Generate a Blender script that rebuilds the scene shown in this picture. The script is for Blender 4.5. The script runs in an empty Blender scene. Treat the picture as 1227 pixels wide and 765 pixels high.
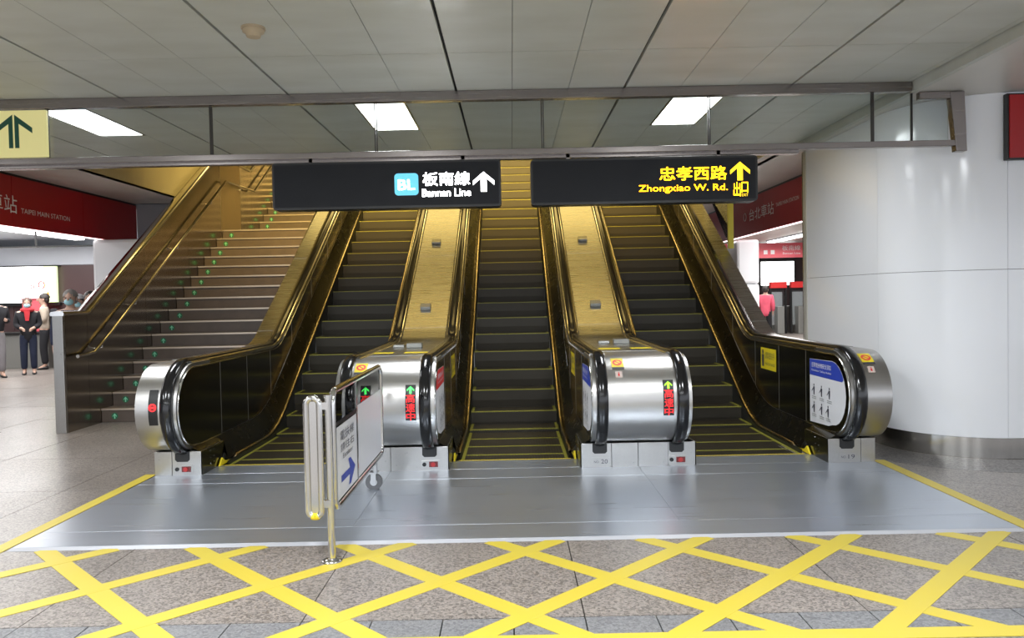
import bpy, bmesh, math, random
from mathutils import Vector, Matrix
C = bpy.context.scene.collection
R = random.Random(7)
PI = math.pi
# ------------------------------------------------------------------ camera
cam_d = bpy.data.cameras.new('camera'); cam = bpy.data.objects.new('camera', cam_d); C.objects.link(cam)
cam_d.sensor_width = 36.0; cam_d.lens = 930 / 1227 * 36; cam_d.clip_start = 0.05; cam_d.clip_end = 200
EYE = 1.465; PIT = 0.0285; ROLL = 0.02
fw = Vector((0, math.cos(PIT), -math.sin(PIT))); rt = Vector((1, 0, 0)); up = rt.cross(fw)
r2 = rt * math.cos(ROLL) - up * math.sin(ROLL); u2 = rt * math.sin(ROLL) + up * math.cos(ROLL)
M = Matrix((r2, u2, -fw)).transposed().to_4x4(); M.translation = Vector((0, 0, EYE)); cam.matrix_world = M
sc = bpy.context.scene; sc.camera = cam
sc.view_settings.view_transform = 'Standard'; sc.view_settings.look = 'None'
sc.view_settings.exposure = 0.38; sc.view_settings.gamma = 1.0; sc.view_settings.use_curve_mapping = False
# ------------------------------------------------------------------ world
w = bpy.data.worlds.new('world'); sc.world = w; w.use_nodes = True
w.node_tree.nodes['Background'].inputs[0].default_value = (0.80, 0.84, 0.92, 1)
w.node_tree.nodes['Background'].inputs[1].default_value = 1.55
# ------------------------------------------------------------------ lights
def area(name, loc, sx, sy, power, col, rot=(0, 0, 0), spread=170):
    d = bpy.data.lights.new(name, 'AREA'); d.spread = math.radians(spread); d.shape = 'RECTANGLE'; d.size = sx; d.size_y = sy
    d.energy = power; d.color = col; o = bpy.data.objects.new(name, d); C.objects.link(o)
    o.location = loc; o.rotation_euler = rot; return o
CEIL = 3.18
COOL = (0.93, 0.97, 1.0)
for ix in range(-3, 2):
    for yy in (2.4, -2.5):
        area('ceiling_lamp', (1.43 + .232 + 2.78 * ix, yy, CEIL - .03), .42, 1.15, 85, COOL)
for ix in (-2, -1, 0):
    area('ceiling_lamp', (1.43 + .232 + 2.78 * ix, 7.33, CEIL - .03), .42, 1.1, 26, COOL)
area('left_concourse_lamp', (-10.5, 15.5, 3.02), 3.5, 5.5, 260, (1, .98, .97))
area('left_concourse_lamp', (-9.5, 8.5, 3.02), 3.0, 3.0, 190, (1, .98, .97))
area('right_concourse_lamp', (8, 22, 3.02), 4, 8, 320, (1, .98, .97))
area('right_concourse_lamp', (6.2, 14.5, 3.02), 1.6, 4, 220, (1, .98, .97))
GOLD = (1.0, .71, .22)
area('stairwell_area_light', (-1.0, 15.6, 7.6), 7.5, .6, 52, GOLD, spread=100)
area('stairwell_area_light', (-1.0, 18.6, 7.6), 7.5, .6, 34, GOLD, spread=100)
area('stairwell_area_light', (-1.0, 12.6, 7.4), 7.5, .3, 20, GOLD, spread=80)
area('stairwell_area_light', (-1.0, 9.9, 6.4), 7.5, .5, 400, GOLD, (math.radians(56), 0, 0), spread=84)  # added fill light without a fixture, aimed up-slope to brighten the step risers

# ------------------------------------------------------------------ materials
def nodes(name):
    m = bpy.data.materials.new(name); m.use_nodes = True
    nt = m.node_tree; return m, nt, nt.nodes['Principled BSDF']
def mat(name, col, met=0, rough=.5, emit=None, es=1.0, coat=0, spec=.5):
    m, nt, b = nodes(name)
    b.inputs['Base Color'].default_value = (*col, 1); b.inputs['Metallic'].default_value = met
    b.inputs['Roughness'].default_value = rough; b.inputs['Specular IOR Level'].default_value = spec
    b.inputs['Coat Weight'].default_value = coat
    if emit: b.inputs['Emission Color'].default_value = (*emit, 1); b.inputs['Emission Strength'].default_value = es
    # fine procedural variation of the finish
    if not emit:
        tc = nt.nodes.new('ShaderNodeTexCoord'); n = nt.nodes.new('ShaderNodeTexNoise'); n.inputs['Scale'].default_value = 9
        n.inputs['Detail'].default_value = 5; nt.links.new(tc.outputs['Object'], n.inputs['Vector'])
        mr = nt.nodes.new('ShaderNodeMapRange'); mr.inputs['To Min'].default_value = max(rough - .06, .02); mr.inputs['To Max'].default_value = rough + .06
        nt.links.new(n.outputs['Fac'], mr.inputs['Value']); nt.links.new(mr.outputs[0], b.inputs['Roughness'])
    return m
def brushed(name, col, rough, scale, bump=.04, var=.25, met=1.0):
    """brushed metal: noise stretched along the brushing direction"""
    m, nt, b = nodes(name)
    tc = nt.nodes.new('ShaderNodeTexCoord'); mp = nt.nodes.new('ShaderNodeMapping'); mp.inputs['Scale'].default_value = scale
    n = nt.nodes.new('ShaderNodeTexNoise'); n.inputs['Scale'].default_value = 1; n.inputs['Detail'].default_value = 4
    nt.links.new(tc.outputs['Object'], mp.inputs[0]); nt.links.new(mp.outputs[0], n.inputs['Vector'])
    cr = nt.nodes.new('ShaderNodeMixRGB'); cr.inputs[1].default_value = (*[c * (1 - var) for c in col], 1); cr.inputs[2].default_value = (*[min(1, c * (1 + var)) for c in col], 1)
    nt.links.new(n.outputs['Fac'], cr.inputs[0]); nt.links.new(cr.outputs[0], b.inputs['Base Color'])
    mr = nt.nodes.new('ShaderNodeMapRange'); mr.inputs['To Min'].default_value = rough * .75; mr.inputs['To Max'].default_value = rough * 1.3
    nt.links.new(n.outputs['Fac'], mr.inputs['Value']); nt.links.new(mr.outputs[0], b.inputs['Roughness'])
    bp = nt.nodes.new('ShaderNodeBump'); bp.inputs['Strength'].default_value = bump; bp.inputs['Distance'].default_value = .002
    nt.links.new(n.outputs['Fac'], bp.inputs['Height']); nt.links.new(bp.outputs[0], b.inputs['Normal'])
    b.inputs['Metallic'].default_value = met
    return m
def granite(name, c1, c2, c3, rough=.35, sc_=55, dirt=True):
    m, nt, b = nodes(name)
    tc = nt.nodes.new('ShaderNodeTexCoord')
    v = nt.nodes.new('ShaderNodeTexVoronoi'); v.inputs['Scale'].default_value = sc_
    n = nt.nodes.new('ShaderNodeTexNoise'); n.inputs['Scale'].default_value = sc_ * 1.3; n.inputs['Detail'].default_value = 3
    big = nt.nodes.new('ShaderNodeTexNoise'); big.inputs['Scale'].default_value = .9; big.inputs['Detail'].default_value = 4
    for q in (v, n, big): nt.links.new(tc.outputs['Object'], q.inputs['Vector'])
    sp = nt.nodes.new('ShaderNodeSeparateColor'); nt.links.new(v.outputs['Color'], sp.inputs[0])
    r = nt.nodes.new('ShaderNodeValToRGB'); e = r.color_ramp
    e.elements[0].position = .12; e.elements[0].color = (*c3, 1); e.elements[1].position = .9; e.elements[1].color = (*c2, 1)
    k = e.elements.new(.45); k.color = (*c1, 1)
    nt.links.new(sp.outputs[0], r.inputs[0])
    mx = nt.nodes.new('ShaderNodeMixRGB'); mx.blend_type = 'OVERLAY'; mx.inputs[0].default_value = .45
    nt.links.new(r.outputs[0], mx.inputs[1]); nt.links.new(n.outputs['Fac'], mx.inputs[2])
    m2 = nt.nodes.new('ShaderNodeMixRGB'); m2.blend_type = 'MULTIPLY'; m2.inputs[0].default_value = .5 if dirt else 0
    rr = nt.nodes.new('ShaderNodeValToRGB'); rr.color_ramp.elements[0].position = .3; rr.color_ramp.elements[0].color = (.72, .72, .72, 1); rr.color_ramp.elements[1].position = .65
    nt.links.new(big.outputs['Fac'], rr.inputs[0]); nt.links.new(mx.outputs[0], m2.inputs[1]); nt.links.new(rr.outputs[0], m2.inputs[2])
    nt.links.new(m2.outputs[0], b.inputs['Base Color'])
    mr = nt.nodes.new('ShaderNodeMapRange'); mr.inputs['To Min'].default_value = rough - .08; mr.inputs['To Max'].default_value = rough + .1
    nt.links.new(big.outputs['Fac'], mr.inputs['Value']); nt.links.new(mr.outputs[0], b.inputs['Roughness'])
    return m
def paint(name, col, rough, dirtcol=None, dscale=(1.2, 4, 1), amt=.5, met=0, coat=0):
    m, nt, b = nodes(name)
    tc = nt.nodes.new('ShaderNodeTexCoord'); mp = nt.nodes.new('ShaderNodeMapping'); mp.inputs['Scale'].default_value = dscale
    n = nt.nodes.new('ShaderNodeTexNoise'); n.inputs['Scale'].default_value = 1.3; n.inputs['Detail'].default_value = 7
    nt.links.new(tc.outputs['Object'], mp.inputs[0]); nt.links.new(mp.outputs[0], n.inputs['Vector'])
    r = nt.nodes.new('ShaderNodeMixRGB'); dc = dirtcol or [c * .8 for c in col]
    k = nt.nodes.new('ShaderNodeMapRange'); k.inputs['From Min'].default_value = .35; k.inputs['From Max'].default_value = .75; k.inputs['To Max'].default_value = amt
    nt.links.new(n.outputs['Fac'], k.inputs['Value']); nt.links.new(k.outputs[0], r.inputs[0])
    r.inputs[1].default_value = (*col, 1); r.inputs[2].default_value = (*dc, 1)
    nt.links.new(r.outputs[0], b.inputs['Base Color']); b.inputs['Roughness'].default_value = rough; b.inputs['Metallic'].default_value = met
    b.inputs['Coat Weight'].default_value = coat; b.inputs['Coat Roughness'].default_value = .08
    return m
def glass(name, tint=(.93, .96, .95), refl=.06, rough=0.01):
    m = bpy.data.materials.new(name); m.use_nodes = True; nt = m.node_tree; nt.nodes.clear()
    o = nt.nodes.new('ShaderNodeOutputMaterial'); t = nt.nodes.new('ShaderNodeBsdfTransparent'); g = nt.nodes.new('ShaderNodeBsdfGlossy')
    t.inputs[0].default_value = (*tint, 1); g.inputs['Roughness'].default_value = rough
    f = nt.nodes.new('ShaderNodeFresnel'); f.inputs[0].default_value = 1.5; mx = nt.nodes.new('ShaderNodeMixShader')
    nt.links.new(f.outputs[0], mx.inputs[0]); nt.links.new(t.outputs[0], mx.inputs[1]); nt.links.new(g.outputs[0], mx.inputs[2])
    nt.links.new(mx.outputs[0], o.inputs[0]); return m

m_steel = brushed('stainless_drum', (.50, .49, .475), .32, (1.5, 160, 160), .02, .06)
m_deck = brushed('stainless_deck', (.43, .43, .41), .27, (2, 150, 150), .02, .04)
m_polish = mat('polished_steel', (.66, .65, .63), 1, .14)
m_rail = brushed('barrier_rail_steel', (.30, .27, .255), .25, (2, 60, 60), .03, .08)
m_dark = brushed('dark_etched_steel', (.15, .148, .128), .19, (60, 2, 60), .02, .10)
m_wallsteel = brushed('stair_wall_steel', (.33, .30, .26), .16, (2, 40, 40), .03, .06)
m_wallplain = brushed('stair_wall_plain', (.42, .36, .25), .32, (2, 40, 40), .03, .06)
m_deckin = mat('dark_inner_deck', (.085, .083, .075), 1, .26)
m_joint2 = mat('panel_joint', (.20, .19, .17), .6, .35)
m_trim = mat('bronze_trim', (.60, .50, .34), 1, .22)
m_skirt = mat('dark_skirt', (.05, .05, .045), .6, .4)
m_plate = brushed('floor_plate_steel', (.55, .60, .68), .30, (1.0, 60, 60), .06, .08, met=.8)
m_edge = mat('plate_edge', (.55, .56, .60), .2, .4)
m_ped = brushed('pedestal_steel', (.46, .45, .43), .30, (60, 2, 60), .03, .06)
m_belt = mat('black_rubber', (.008, .008, .009), 0, .14, spec=.6)
m_black = mat('black_plastic', (.01, .01, .01), 0, .4)
m_step = mat('step_aluminium', (.038, .032, .022), .25, .5)
m_yel = mat('step_yellow', (.25, .235, .03), 0, .5)
m_ybri = mat('yellow_paint', (.80, .62, .02), 0, .5)
m_ybri2 = mat('yellow_guard', (.75, .68, .10), 0, .35)
m_tape = paint('floor_tape_yellow', (.64, .50, .055), .42, (.60, .50, .08), (3, 3, 3), .55)
m_gran = granite('pink_granite', (.265, .235, .215), (.355, .312, .28), (.15, .133, .12), .30, 95)
m_gray = granite('grey_granite', (.215, .215, .222), (.26, .26, .265), (.16, .16, .17), .4, 90)
m_ring = granite('dark_granite', (.16, .15, .145), (.25, .235, .23), (.08, .075, .07), .3, 70)
m_joint = mat('joint_dark', (.035, .032, .03), 0, .8)
m_ceil = paint('ceiling_panel_paint', (.60, .61, .565), .5, (.49, .49, .43), (1.1, 3.0, 1), .7, coat=.05)
m_ceil2 = paint('ceiling_soffit_paint', (.68, .66, .61), .35, (.5, .48, .44), (1, 1, 1), .4)
m_cjoint = mat('ceiling_joint', (.02, .02, .02), 0, .8)
m_light = mat('lamp_diffuser', (1, 1, 1), 0, .5, (1, 1, 1), 6)
m_strip = mat('lamp_strip', (1, 1, 1), 0, .5, (1, .98, .96), 5)
m_strip2 = mat('glow_strip', (1, 1, 1), 0, .5, (1, .93, .93), 2.0)
m_white = paint('white_wall_panel', (.92, .935, .97), .16, (.90, .915, .945), (.6, .6, .3), .5, coat=.4)
m_band = brushed('wall_band_steel', (.55, .53, .50), .16, (18, 18, 1), .05, .1)
m_cream = paint('cream_trim', (.52, .50, .43), .3)
m_red = paint('red_fascia', (.42, .006, .012), .4, (.34, .005, .01), (1, 1, 1), .4, coat=.0)
m_pink = paint('far_red_fascia', (.75, .13, .16), .4)
m_redsign = paint('red_sign_panel', (.42, .006, .008), .3)
m_letter = mat('white_letters', (.85, .80, .80), 0, .4)
m_sgrey = paint('grey_wall_panel', (.42, .44, .48), .35)
m_maroon = paint('maroon_wall', (.075, .045, .045), .3)
m_warmwall = paint('stairwell_wall', (.50, .45, .30), .5, (.42, .37, .24))
m_roof = paint('stairwell_roof', (.30, .28, .22), .6)
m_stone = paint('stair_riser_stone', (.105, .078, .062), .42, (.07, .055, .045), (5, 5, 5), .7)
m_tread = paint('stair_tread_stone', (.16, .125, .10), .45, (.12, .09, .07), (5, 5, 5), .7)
m_nose = mat('stair_nosing', (.55, .47, .38), .7, .35)
m_sign = mat('sign_face', (.010, .011, .014), 0, .5, spec=.25)
m_em_w = mat('lit_white', (1, 1, 1), 0, .5, (1, 1, 1), 3)
m_em_y = mat('lit_yellow', (1, .7, 0), 0, .5, (1, .66, .02), 1.35)
m_em_b = mat('lit_cyan', (.1, .5, .7), 0, .5, (.13, .50, .70), .8)
m_em_r = mat('led_red', (1, 0, 0), 0, .5, (1, .03, .035), 1.3)
m_em_g = mat('led_green', (0, 1, 0), 0, .5, (.12, 1, .22), 1.5)
m_em_g2 = mat('led_lime', (0, 1, 0), 0, .5, (.55, 1, .05), 1.2)
m_pale = mat('pale_yellow_sign', (.75, .68, .30), 0, .4, (.80, .74, .32), .28)
m_green = mat('dark_green', (.01, .09, .055), 0, .5)
m_garrow = mat('green_disc', (.015, .13, .06), 0, .5)
m_garrow2 = mat('pale_green_arrow', (.22, .62, .40), 0, .5)
m_lb = mat('lightbox', (1, 1, 1), 0, .5, (1, 1, .98), 2.6)
m_lbg = mat('lightbox_green', (.6, .8, .4), 0, .5, (.62, .80, .42), 1.0)
m_glass = glass('barrier_glass'); m_acr = glass('acrylic', (.90, .92, .92))
m_acy = glass('yellow_acrylic', (.95, .86, .35))
m_paper = mat('white_paper', (.72, .72, .74), 0, .35)
m_blue = mat('sign_blue', (.03, .06, .40), 0, .4)
m_ink = mat('ink', (.05, .05, .07), 0, .5)
m_redp = mat('sticker_red', (.70, .03, .03), 0, .4)
m_dred = mat('stop_cover_red', (.16, .02, .02), 0, .4); m_dred2 = mat('stop_red', (.45, .03, .03), 0, .4)
m_orange = mat('sticker_orange', (.85, .32, .02), 0, .4)
m_ystick = mat('sticker_yellow', (.78, .62, .02), 0, .4)
m_caster = mat('caster_rubber', (.10, .10, .105), 0, .4)
m_cap = mat('detector_plastic', (.50, .40, .27), 0, .5)
m_boxd = mat('dark_mullion', (.06, .055, .05), .3, .4)
m_boxg = mat('grey_box', (.30, .30, .28), .6, .35)
m_beige = mat('beige_label', (.62, .50, .45), 0, .5)

# ------------------------------------------------------------------ mesh helpers
class MB:
    def __init__(s): s.v = []; s.f = []; s.m = []; s.smooth = []
    def add(s, vs, fs, mi=0, sm=False):
        b = len(s.v); s.v += [tuple(v) for v in vs]
        for f in fs: s.f.append([b + i for i in f]); s.m.append(mi); s.smooth.append(sm)
        return s
    def box(s, x0, x1, y0, y1, z0, z1, mi=0):
        v = [(x0, y0, z0), (x1, y0, z0), (x1, y1, z0), (x0, y1, z0), (x0, y0, z1), (x1, y0, z1), (x1, y1, z1), (x0, y1, z1)]
        return s.add(v, [(0, 3, 2, 1), (4, 5, 6, 7), (0, 1, 5, 4), (1, 2, 6, 5), (2, 3, 7, 6), (3, 0, 4, 7)], mi)
    def prism(s, poly, axis, a, b, mi=0):
        """poly: 2-D points in the plane across axis (order of remaining axes), extruded a..b"""
        def P(p, t):
            return (t, p[0], p[1]) if axis == 'x' else (p[0], t, p[1]) if axis == 'y' else (p[0], p[1], t)
        n = len(poly); v = [P(p, a) for p in poly] + [P(p, b) for p in poly]
        f = [list(range(n))[::-1], list(range(n, 2 * n))] + [(i, (i + 1) % n, n + (i + 1) % n, n + i) for i in range(n)]
        return s.add(v, f, mi)
    def tube(s, pts, r, n=12, cap=True, mi=0, close=False):
        pts = [Vector(p) for p in pts]; N = len(pts); rings = []; prev = None
        for i, p in enumerate(pts):
            if close: t = (pts[(i + 1) % N] - pts[i - 1]).normalized()
            else: t = (pts[min(i + 1, N - 1)] - pts[max(i - 1, 0)]).normalized()
            if prev is None:
                a = Vector((0, 0, 1)) if abs(t.z) < .9 else Vector((1, 0, 0)); u = t.cross(a).normalized()
            else: u = (prev - t * prev.dot(t)).normalized()
            prev = u; q = t.cross(u); rr = r[i] if isinstance(r, (list, tuple)) else r
            rings.append([p + (u * math.cos(k * 2 * PI / n) + q * math.sin(k * 2 * PI / n)) * rr for k in range(n)])
        v = [x for g in rings for x in g]; f = []
        for i in range(N if close else N - 1):
            j = (i + 1) % N
            for k in range(n): f.append((i * n + k, i * n + (k + 1) % n, j * n + (k + 1) % n, j * n + k))
        s.add(v, f, mi, True)
        if cap and not close: s.add(rings[0], [list(range(n))[::-1]], mi); s.add(rings[-1], [list(range(n))], mi)
        return s
    def grid(s, rows, mi=0, sm=True, closed=False):
        n = len(rows[0]); v = [x for g in rows for x in g]; f = []
        for i in range(len(rows) - 1):
            for k in range(n if closed else n - 1): f.append((i * n + k, i * n + (k + 1) % n, (i + 1) * n + (k + 1) % n, (i + 1) * n + k))
        return s.add(v, f, mi, sm)
    def cyl(s, c, axis, r, a, b, n=24, mi=0):
        c = Vector(c); d = Vector({'x': (1, 0, 0), 'y': (0, 1, 0), 'z': (0, 0, 1)}[axis])
        return s.tube([c + d * a, c + d * b], r, n, True, mi)
    def mesh(s, name, mats):
        me = bpy.data.meshes.new(name); me.from_pydata(s.v, [], s.f)
        for m in (mats if isinstance(mats, (list, tuple)) else [mats]): me.materials.append(m)
        me.polygons.foreach_set('material_index', s.m); me.polygons.foreach_set('use_smooth', s.smooth)
        bm = bmesh.new(); bm.from_mesh(me); bmesh.ops.recalc_face_normals(bm, faces=bm.faces); bm.to_mesh(me); bm.free()
        me.update(); return me
W = {}
def thing(name, label, cat, loc=(0, 0, 0), group=None, kind=None, rz=0):
    o = bpy.data.objects.new(name, None); C.objects.link(o); o.location = loc; o.rotation_euler[2] = rz; o.empty_display_size = .1
    if label: o['label'] = label
    if cat: o['category'] = cat
    if group: o['group'] = group
    if kind: o['kind'] = kind
    W[o.name] = Vector(loc); return o
def part(name, mb, mats, parent=None, loc=None, local=False, bevel=0, label=None, kind=None):
    """mesh in world coordinates (or, with loc, about loc); local=True keeps it in the parent's own frame"""
    me = mb if isinstance(mb, bpy.types.Mesh) else mb.mesh(name, mats)
    o = bpy.data.objects.new(name, me); C.objects.link(o)
    wl = Vector(loc) if loc is not None else Vector((0, 0, 0))
    if parent is not None:
        o.parent = parent
        o.location = wl if local else wl - W.get(parent.name, Vector((0, 0, 0)))
    else: o.location = wl
    W[o.name] = wl
    if bevel:
        b = o.modifiers.new('bevel', 'BEVEL'); b.width = bevel; b.segments = 2; b.limit_method = 'ANGLE'; b.angle_limit = .7
    if label: o['label'] = label
    if kind: o['kind'] = kind
    return o
def tag(o, label, cat, group=None):
    o['label'] = label; o['category'] = cat
    if group: o['group'] = group
    return o
def text_pts(body, w_, h_, ext=0.0, bold=0.0):
    """outline letters as (verts, faces) filling a w_ x h_ box, origin at its lower left"""
    cu = bpy.data.curves.new('t', 'FONT'); cu.body = body; cu.size = 1; cu.resolution_u = 3
    o = bpy.data.objects.new('t', cu); C.objects.link(o); dg = bpy.context.evaluated_depsgraph_get()
    me = bpy.data.meshes.new_from_object(o.evaluated_get(dg)); C.objects.unlink(o)
    bpy.data.objects.remove(o); vs = [v.co.copy() for v in me.vertices]; fs = [list(p.vertices) for p in me.polygons]
    bpy.data.meshes.remove(me)
    if not vs: return [], []
    x0 = min(v.x for v in vs); x1 = max(v.x for v in vs); y0 = min(v.y for v in vs); y1 = max(v.y for v in vs)
    if bold:                                         # heavier strokes: the outline repeated with small shifts
        n0 = len(vs); base = list(vs); bf = list(fs)
        for q, (dx, dy) in enumerate(((bold, 0), (-bold, 0), (0, bold), (0, -bold))):
            vs = vs + [Vector((v.x + dx, v.y + dy, 0)) for v in base]; fs = fs + [[i + n0 * (q + 1) for i in f] for f in bf]
        x0 -= bold; x1 += bold; y0 -= bold; y1 += bold
    vs = [((v.x - x0) / (x1 - x0) * w_, (v.y - y0) / (y1 - y0) * h_) for v in vs]
    return vs, fs
def put2d(mb, vs, fs, fn, mi=0):
    return mb.add([fn(a, b) for a, b in vs], fs, mi)
def arrow_up(w_, h_, t=.28):
    """arrow outline: chevron head and stem, in a w_ x h_ box"""
    return [(w_ * (.5 - t / 2), 0), (w_ * (.5 + t / 2), 0), (w_ * (.5 + t / 2), h_ * .66), (w_, h_ * .33), (w_, h_ * .55), (w_ / 2, h_), (0, h_ * .55), (0, h_ * .33), (w_ * (.5 - t / 2), h_ * .66)]
ARF = [(0, 1, 2, 8), (2, 3, 4, 5), (8, 2, 5), (5, 6, 7, 8)]

# ------------------------------------------------------------------ profile curves of the escalators (depth y -> height z)
T30 = math.tan(math.radians(30))
def knee(y, z0, yk, rad):
    T = rad * math.tan(math.radians(15)); ya = yk - T
    if y <= ya: return z0
    if y <= yk + T * math.cos(math.radians(30)): return z0 + rad - math.sqrt(max(0, rad * rad - (y - ya) ** 2))
    return z0 + (y - yk) * T30
YK = 8.45; YTOP = 17.3
nz = lambda y: knee(y, 0, YK, 1.4)                   # step nose line
hz = lambda y: knee(y, .965, 9.08, .9)               # handrail line
tz = lambda y: knee(y, .045, YK - .02, 1.4)          # skirt trim line
def samp(y0, y1, extra=()):
    ys = {y0, y1}
    y = 7.8
    while y < 10: 
        if y0 < y < y1: ys.add(round(y, 3))
        y += .12
    for e in extra:
        if y0 < e < y1: ys.add(e)
    return sorted(ys)
NY, NZ, NR = 6.625, .585, .37                         # newel drum centre and radius
CX = (-2.09, 0.0, 2.09)

# ================================================================== SETTING: floor
fl = thing('floor', 'pinkish grey speckled granite floor of the station hall', None, (0, 3.5, 0), kind='structure')
b = MB().box(-16, 14, -9, 6.2, -.40, -.02).box(-16, -3.1, 6.2, 34, -.40, -.02).box(3.1, 14, 6.2, 34, -.40, -.02)
b.box(-3.1, 3.1, 6.2, 20, -.40, -.34)
part('floor_bed', b, m_joint, fl)
def tile(x0, x1, y0, y1, name, m, g=.003):
    zz = R.uniform(-.0006, .0006)
    part(name, MB().box(x0 + g, x1 - g, y0 + g, y1 - g, -.02, zz), m, fl)
TX = .305; TW = 1.293; TD = 1.3
for i in range(-11, 4):
    for j in range(0, 14):
        x0 = TX + TW * i; x1 = x0 + TW; y0 = 3.5 + TD * j; y1 = y0 + TD
        if y0 >= 6.0:
            if x0 > -3.2 and x1 < 3.2: continue
            if x0 < -3.1 < x1: x1 = -3.1
            if x0 < 3.1 < x1: x0 = 3.1
        if y0 > 9.5 and -5.2 < x0 and x1 < -3.0: continue
        if x0 > 3.4 and 6.5 < y0 < 9: continue
        tile(x0, x1, y0, y1, 'floor_tile', m_gran)
for i in range(-12, 14):
    for j in (1, 2):
        tile(TX + TW / 4 * i, TX + TW / 4 * (i + 1), 3.5 - .36 * j, 3.5 - .36 * (j - 1), 'grey_floor_tile', m_gray)
part('rear_hall_paving', MB().box(-16, 14, -9, 3.5 - .725, -.02, 0), m_gran, fl)
part('concourse_paving', MB().box(3.1, 14, 21.7, 33.5, -.02, 0).box(-16, -5.3, 21.7, 30, -.02, 0).box(5.5, 14, 3.5, 21.7, -.02, -.001).box(-16, TX - TW * 11, 3.5, 21.7, -.02, -.001), m_gran, fl)
# dark granite ring round the white wall
WC = (4.27, 7.35); WR = .80
def ringpoly(r0, r1, a0, a1, n=6):
    return [(WC[0] + r0 * math.cos(a0 + (a1 - a0) * k / n), WC[1] + r0 * math.sin(a0 + (a1 - a0) * k / n)) for k in range(n + 1)] + \
           [(WC[0] + r1 * math.cos(a1 - (a1 - a0) * k / n), WC[1] + r1 * math.sin(a1 - (a1 - a0) * k / n)) for k in range(n + 1)]
for k in range(4):
    a0 = PI + k * PI / 8; p = ringpoly(WR + .02, WR + .52, a0 + .004, a0 + PI / 8 - .004)
    part('granite_ring_piece', MB().prism(p, 'z', -.005, .0015), m_ring, fl)
for k in range(3):
    a0 = PI + k * PI / 6; p = ringpoly(WR + .53, WR + .98, a0 + .004, a0 + PI / 6 - .004)
    part('granite_ring_piece', MB().prism(p, 'z', -.005, .0012), m_gran, fl)
part('granite_ring_piece', MB().box(WC[0], 7, WC[1] - WR - .52, WC[1] - WR - .02, -.005, .0015), m_ring, fl)

# yellow hatched marking: flat tape strips, each a part
hm = thing('keep_clear_marking', 'yellow criss-cross keep-clear tape marking on the granite floor in front of the escalators', 'floor marking', (0, 4, 0))
def strip(p, q, wd, z, name='tape_strip'):
    p = Vector(p); q = Vector(q); d = (q - p).normalized(); n = Vector((-d.y, d.x)) * wd / 2
    part(name, MB().prism([tuple(p + n), tuple(q + n), tuple(q - n), tuple(p - n)][::-1], 'z', .0006, z), m_tape, hm)
YF, YB, XB = 3.28, 4.62, 3.12
for k in range(-2, 10):                              # lines x + y = s
    s_ = 1.78 + .895 * (k)
    pts = []
    x0 = max(-XB, s_ - YB); x1 = min(XB, s_ - YF)
    if x1 - x0 > .15: strip((x0, s_ - x0), (x1, s_ - x1), .105, .0024)
for k in range(0, 12):                               # lines y - x = s
    s_ = 7.02 - .885 * k
    x0 = max(-XB, YF - s_); x1 = min(XB, YB - s_)
    if x1 - x0 > .15: strip((x0, s_ + x0), (x1, s_ + x1), .105, .0031)
strip((-3.12, 3.28), (-3.12, 6.62), .095, .0038); strip((3.12, 3.28), (3.12, 6.62), .095, .0038)
strip((-3.17, 3.26), (3.17, 3.26), .10, .0042)

# steel floor plates in front of the steps
fp = thing('escalator_floor_plates', 'brushed steel floor plates in front of the three escalators', 'floor plate', (0, 5.6, 0))
g = .004
for (x0, x1, y0, y1) in [(-3.05, 3.05, 4.65, 4.95), (-3.05, -1.05, 4.95, 6.22), (-1.05, 1.05, 4.95, 6.22), (1.05, 3.05, 4.95, 6.22),
                         (-3.05, -1.05, 6.22, 6.56), (-1.05, 1.05, 6.22, 6.56), (1.05, 3.05, 6.22, 6.56)]:
    gx = .0008
    part('plate', MB().box(x0 + gx, x1 - gx, y0 + g / 2, y1 - g / 2, -.019, .0085), m_plate, fp, bevel=.0015)
for cx in CX:
    part('plate', MB().box(cx - .56, cx + .56, 6.562, 6.85, -.019, .0085), m_plate, fp, bevel=.0015)
part('plate_edge_strip', MB().prism([(4.60, .001), (4.648, .009), (4.648, .001)], 'x', -3.05, 3.05), m_edge, fp)

# ================================================================== ceiling
ce = thing('ceiling', 'grey metal panel ceiling with dark joints', None, (0, 5, CEIL), kind='structure')
WX0, WX1, WY0, WY1 = -5.35, 3.22, 9.35, 20.5
bk = MB().box(-16, 3.35, -9, WY0 - .1, CEIL + .03, CEIL + .12).box(-16, WX0 - .1, WY0 - .1, 30, CEIL + .03, CEIL + .12).box(WX1 + .1, 14, WY0, 34, CEIL + .03, CEIL + .12)
part('ceiling_backing', bk, m_cjoint, ce)
LIT = []
for k in range(-5, 3):
    xd = -.425 + 1.393 * k
    for q in range(3):
        x0 = xd + .4643 * q; x1 = x0 + .4643
        if x0 > 3.3: continue
        x1 = min(x1, 3.35)
        gl = .011 if q == 0 else .002; gr = .011 if q == 2 else .002
        for (y0, y1) in ((-.0, 3.03), (3.03, 5.48), (5.48, 7.93), (7.93, WY0)):
            lit = (q == 1 and False)
            is_l = abs(((x0 - (.968 + .4643)) / 2.786) - round((x0 - (.968 + .4643)) / 2.786)) < .02
            if is_l and y0 == 5.48 and x0 > -6:
                LIT.append((x0, x1)); part('ceiling_panel', MB().box(x0 + gl, x1 - gr, y0 + .003, 6.72, CEIL, CEIL + .03), m_ceil, ce); continue
            part('ceiling_panel', MB().box(x0 + gl, x1 - gr, y0 + .003, y1 - .003, CEIL, CEIL + .03), m_ceil, ce)
for (y0, y1) in ((7.93, 10.4), (10.4, 12.8), (12.8, 13.3)):
    part('ceiling_panel', MB().box(-6.4, WX0 - .002, y0 + .003 if y0 > 8 else WY0 + .003, y1 - .003, CEIL, CEIL + .03), m_ceil2, ce)
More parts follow.
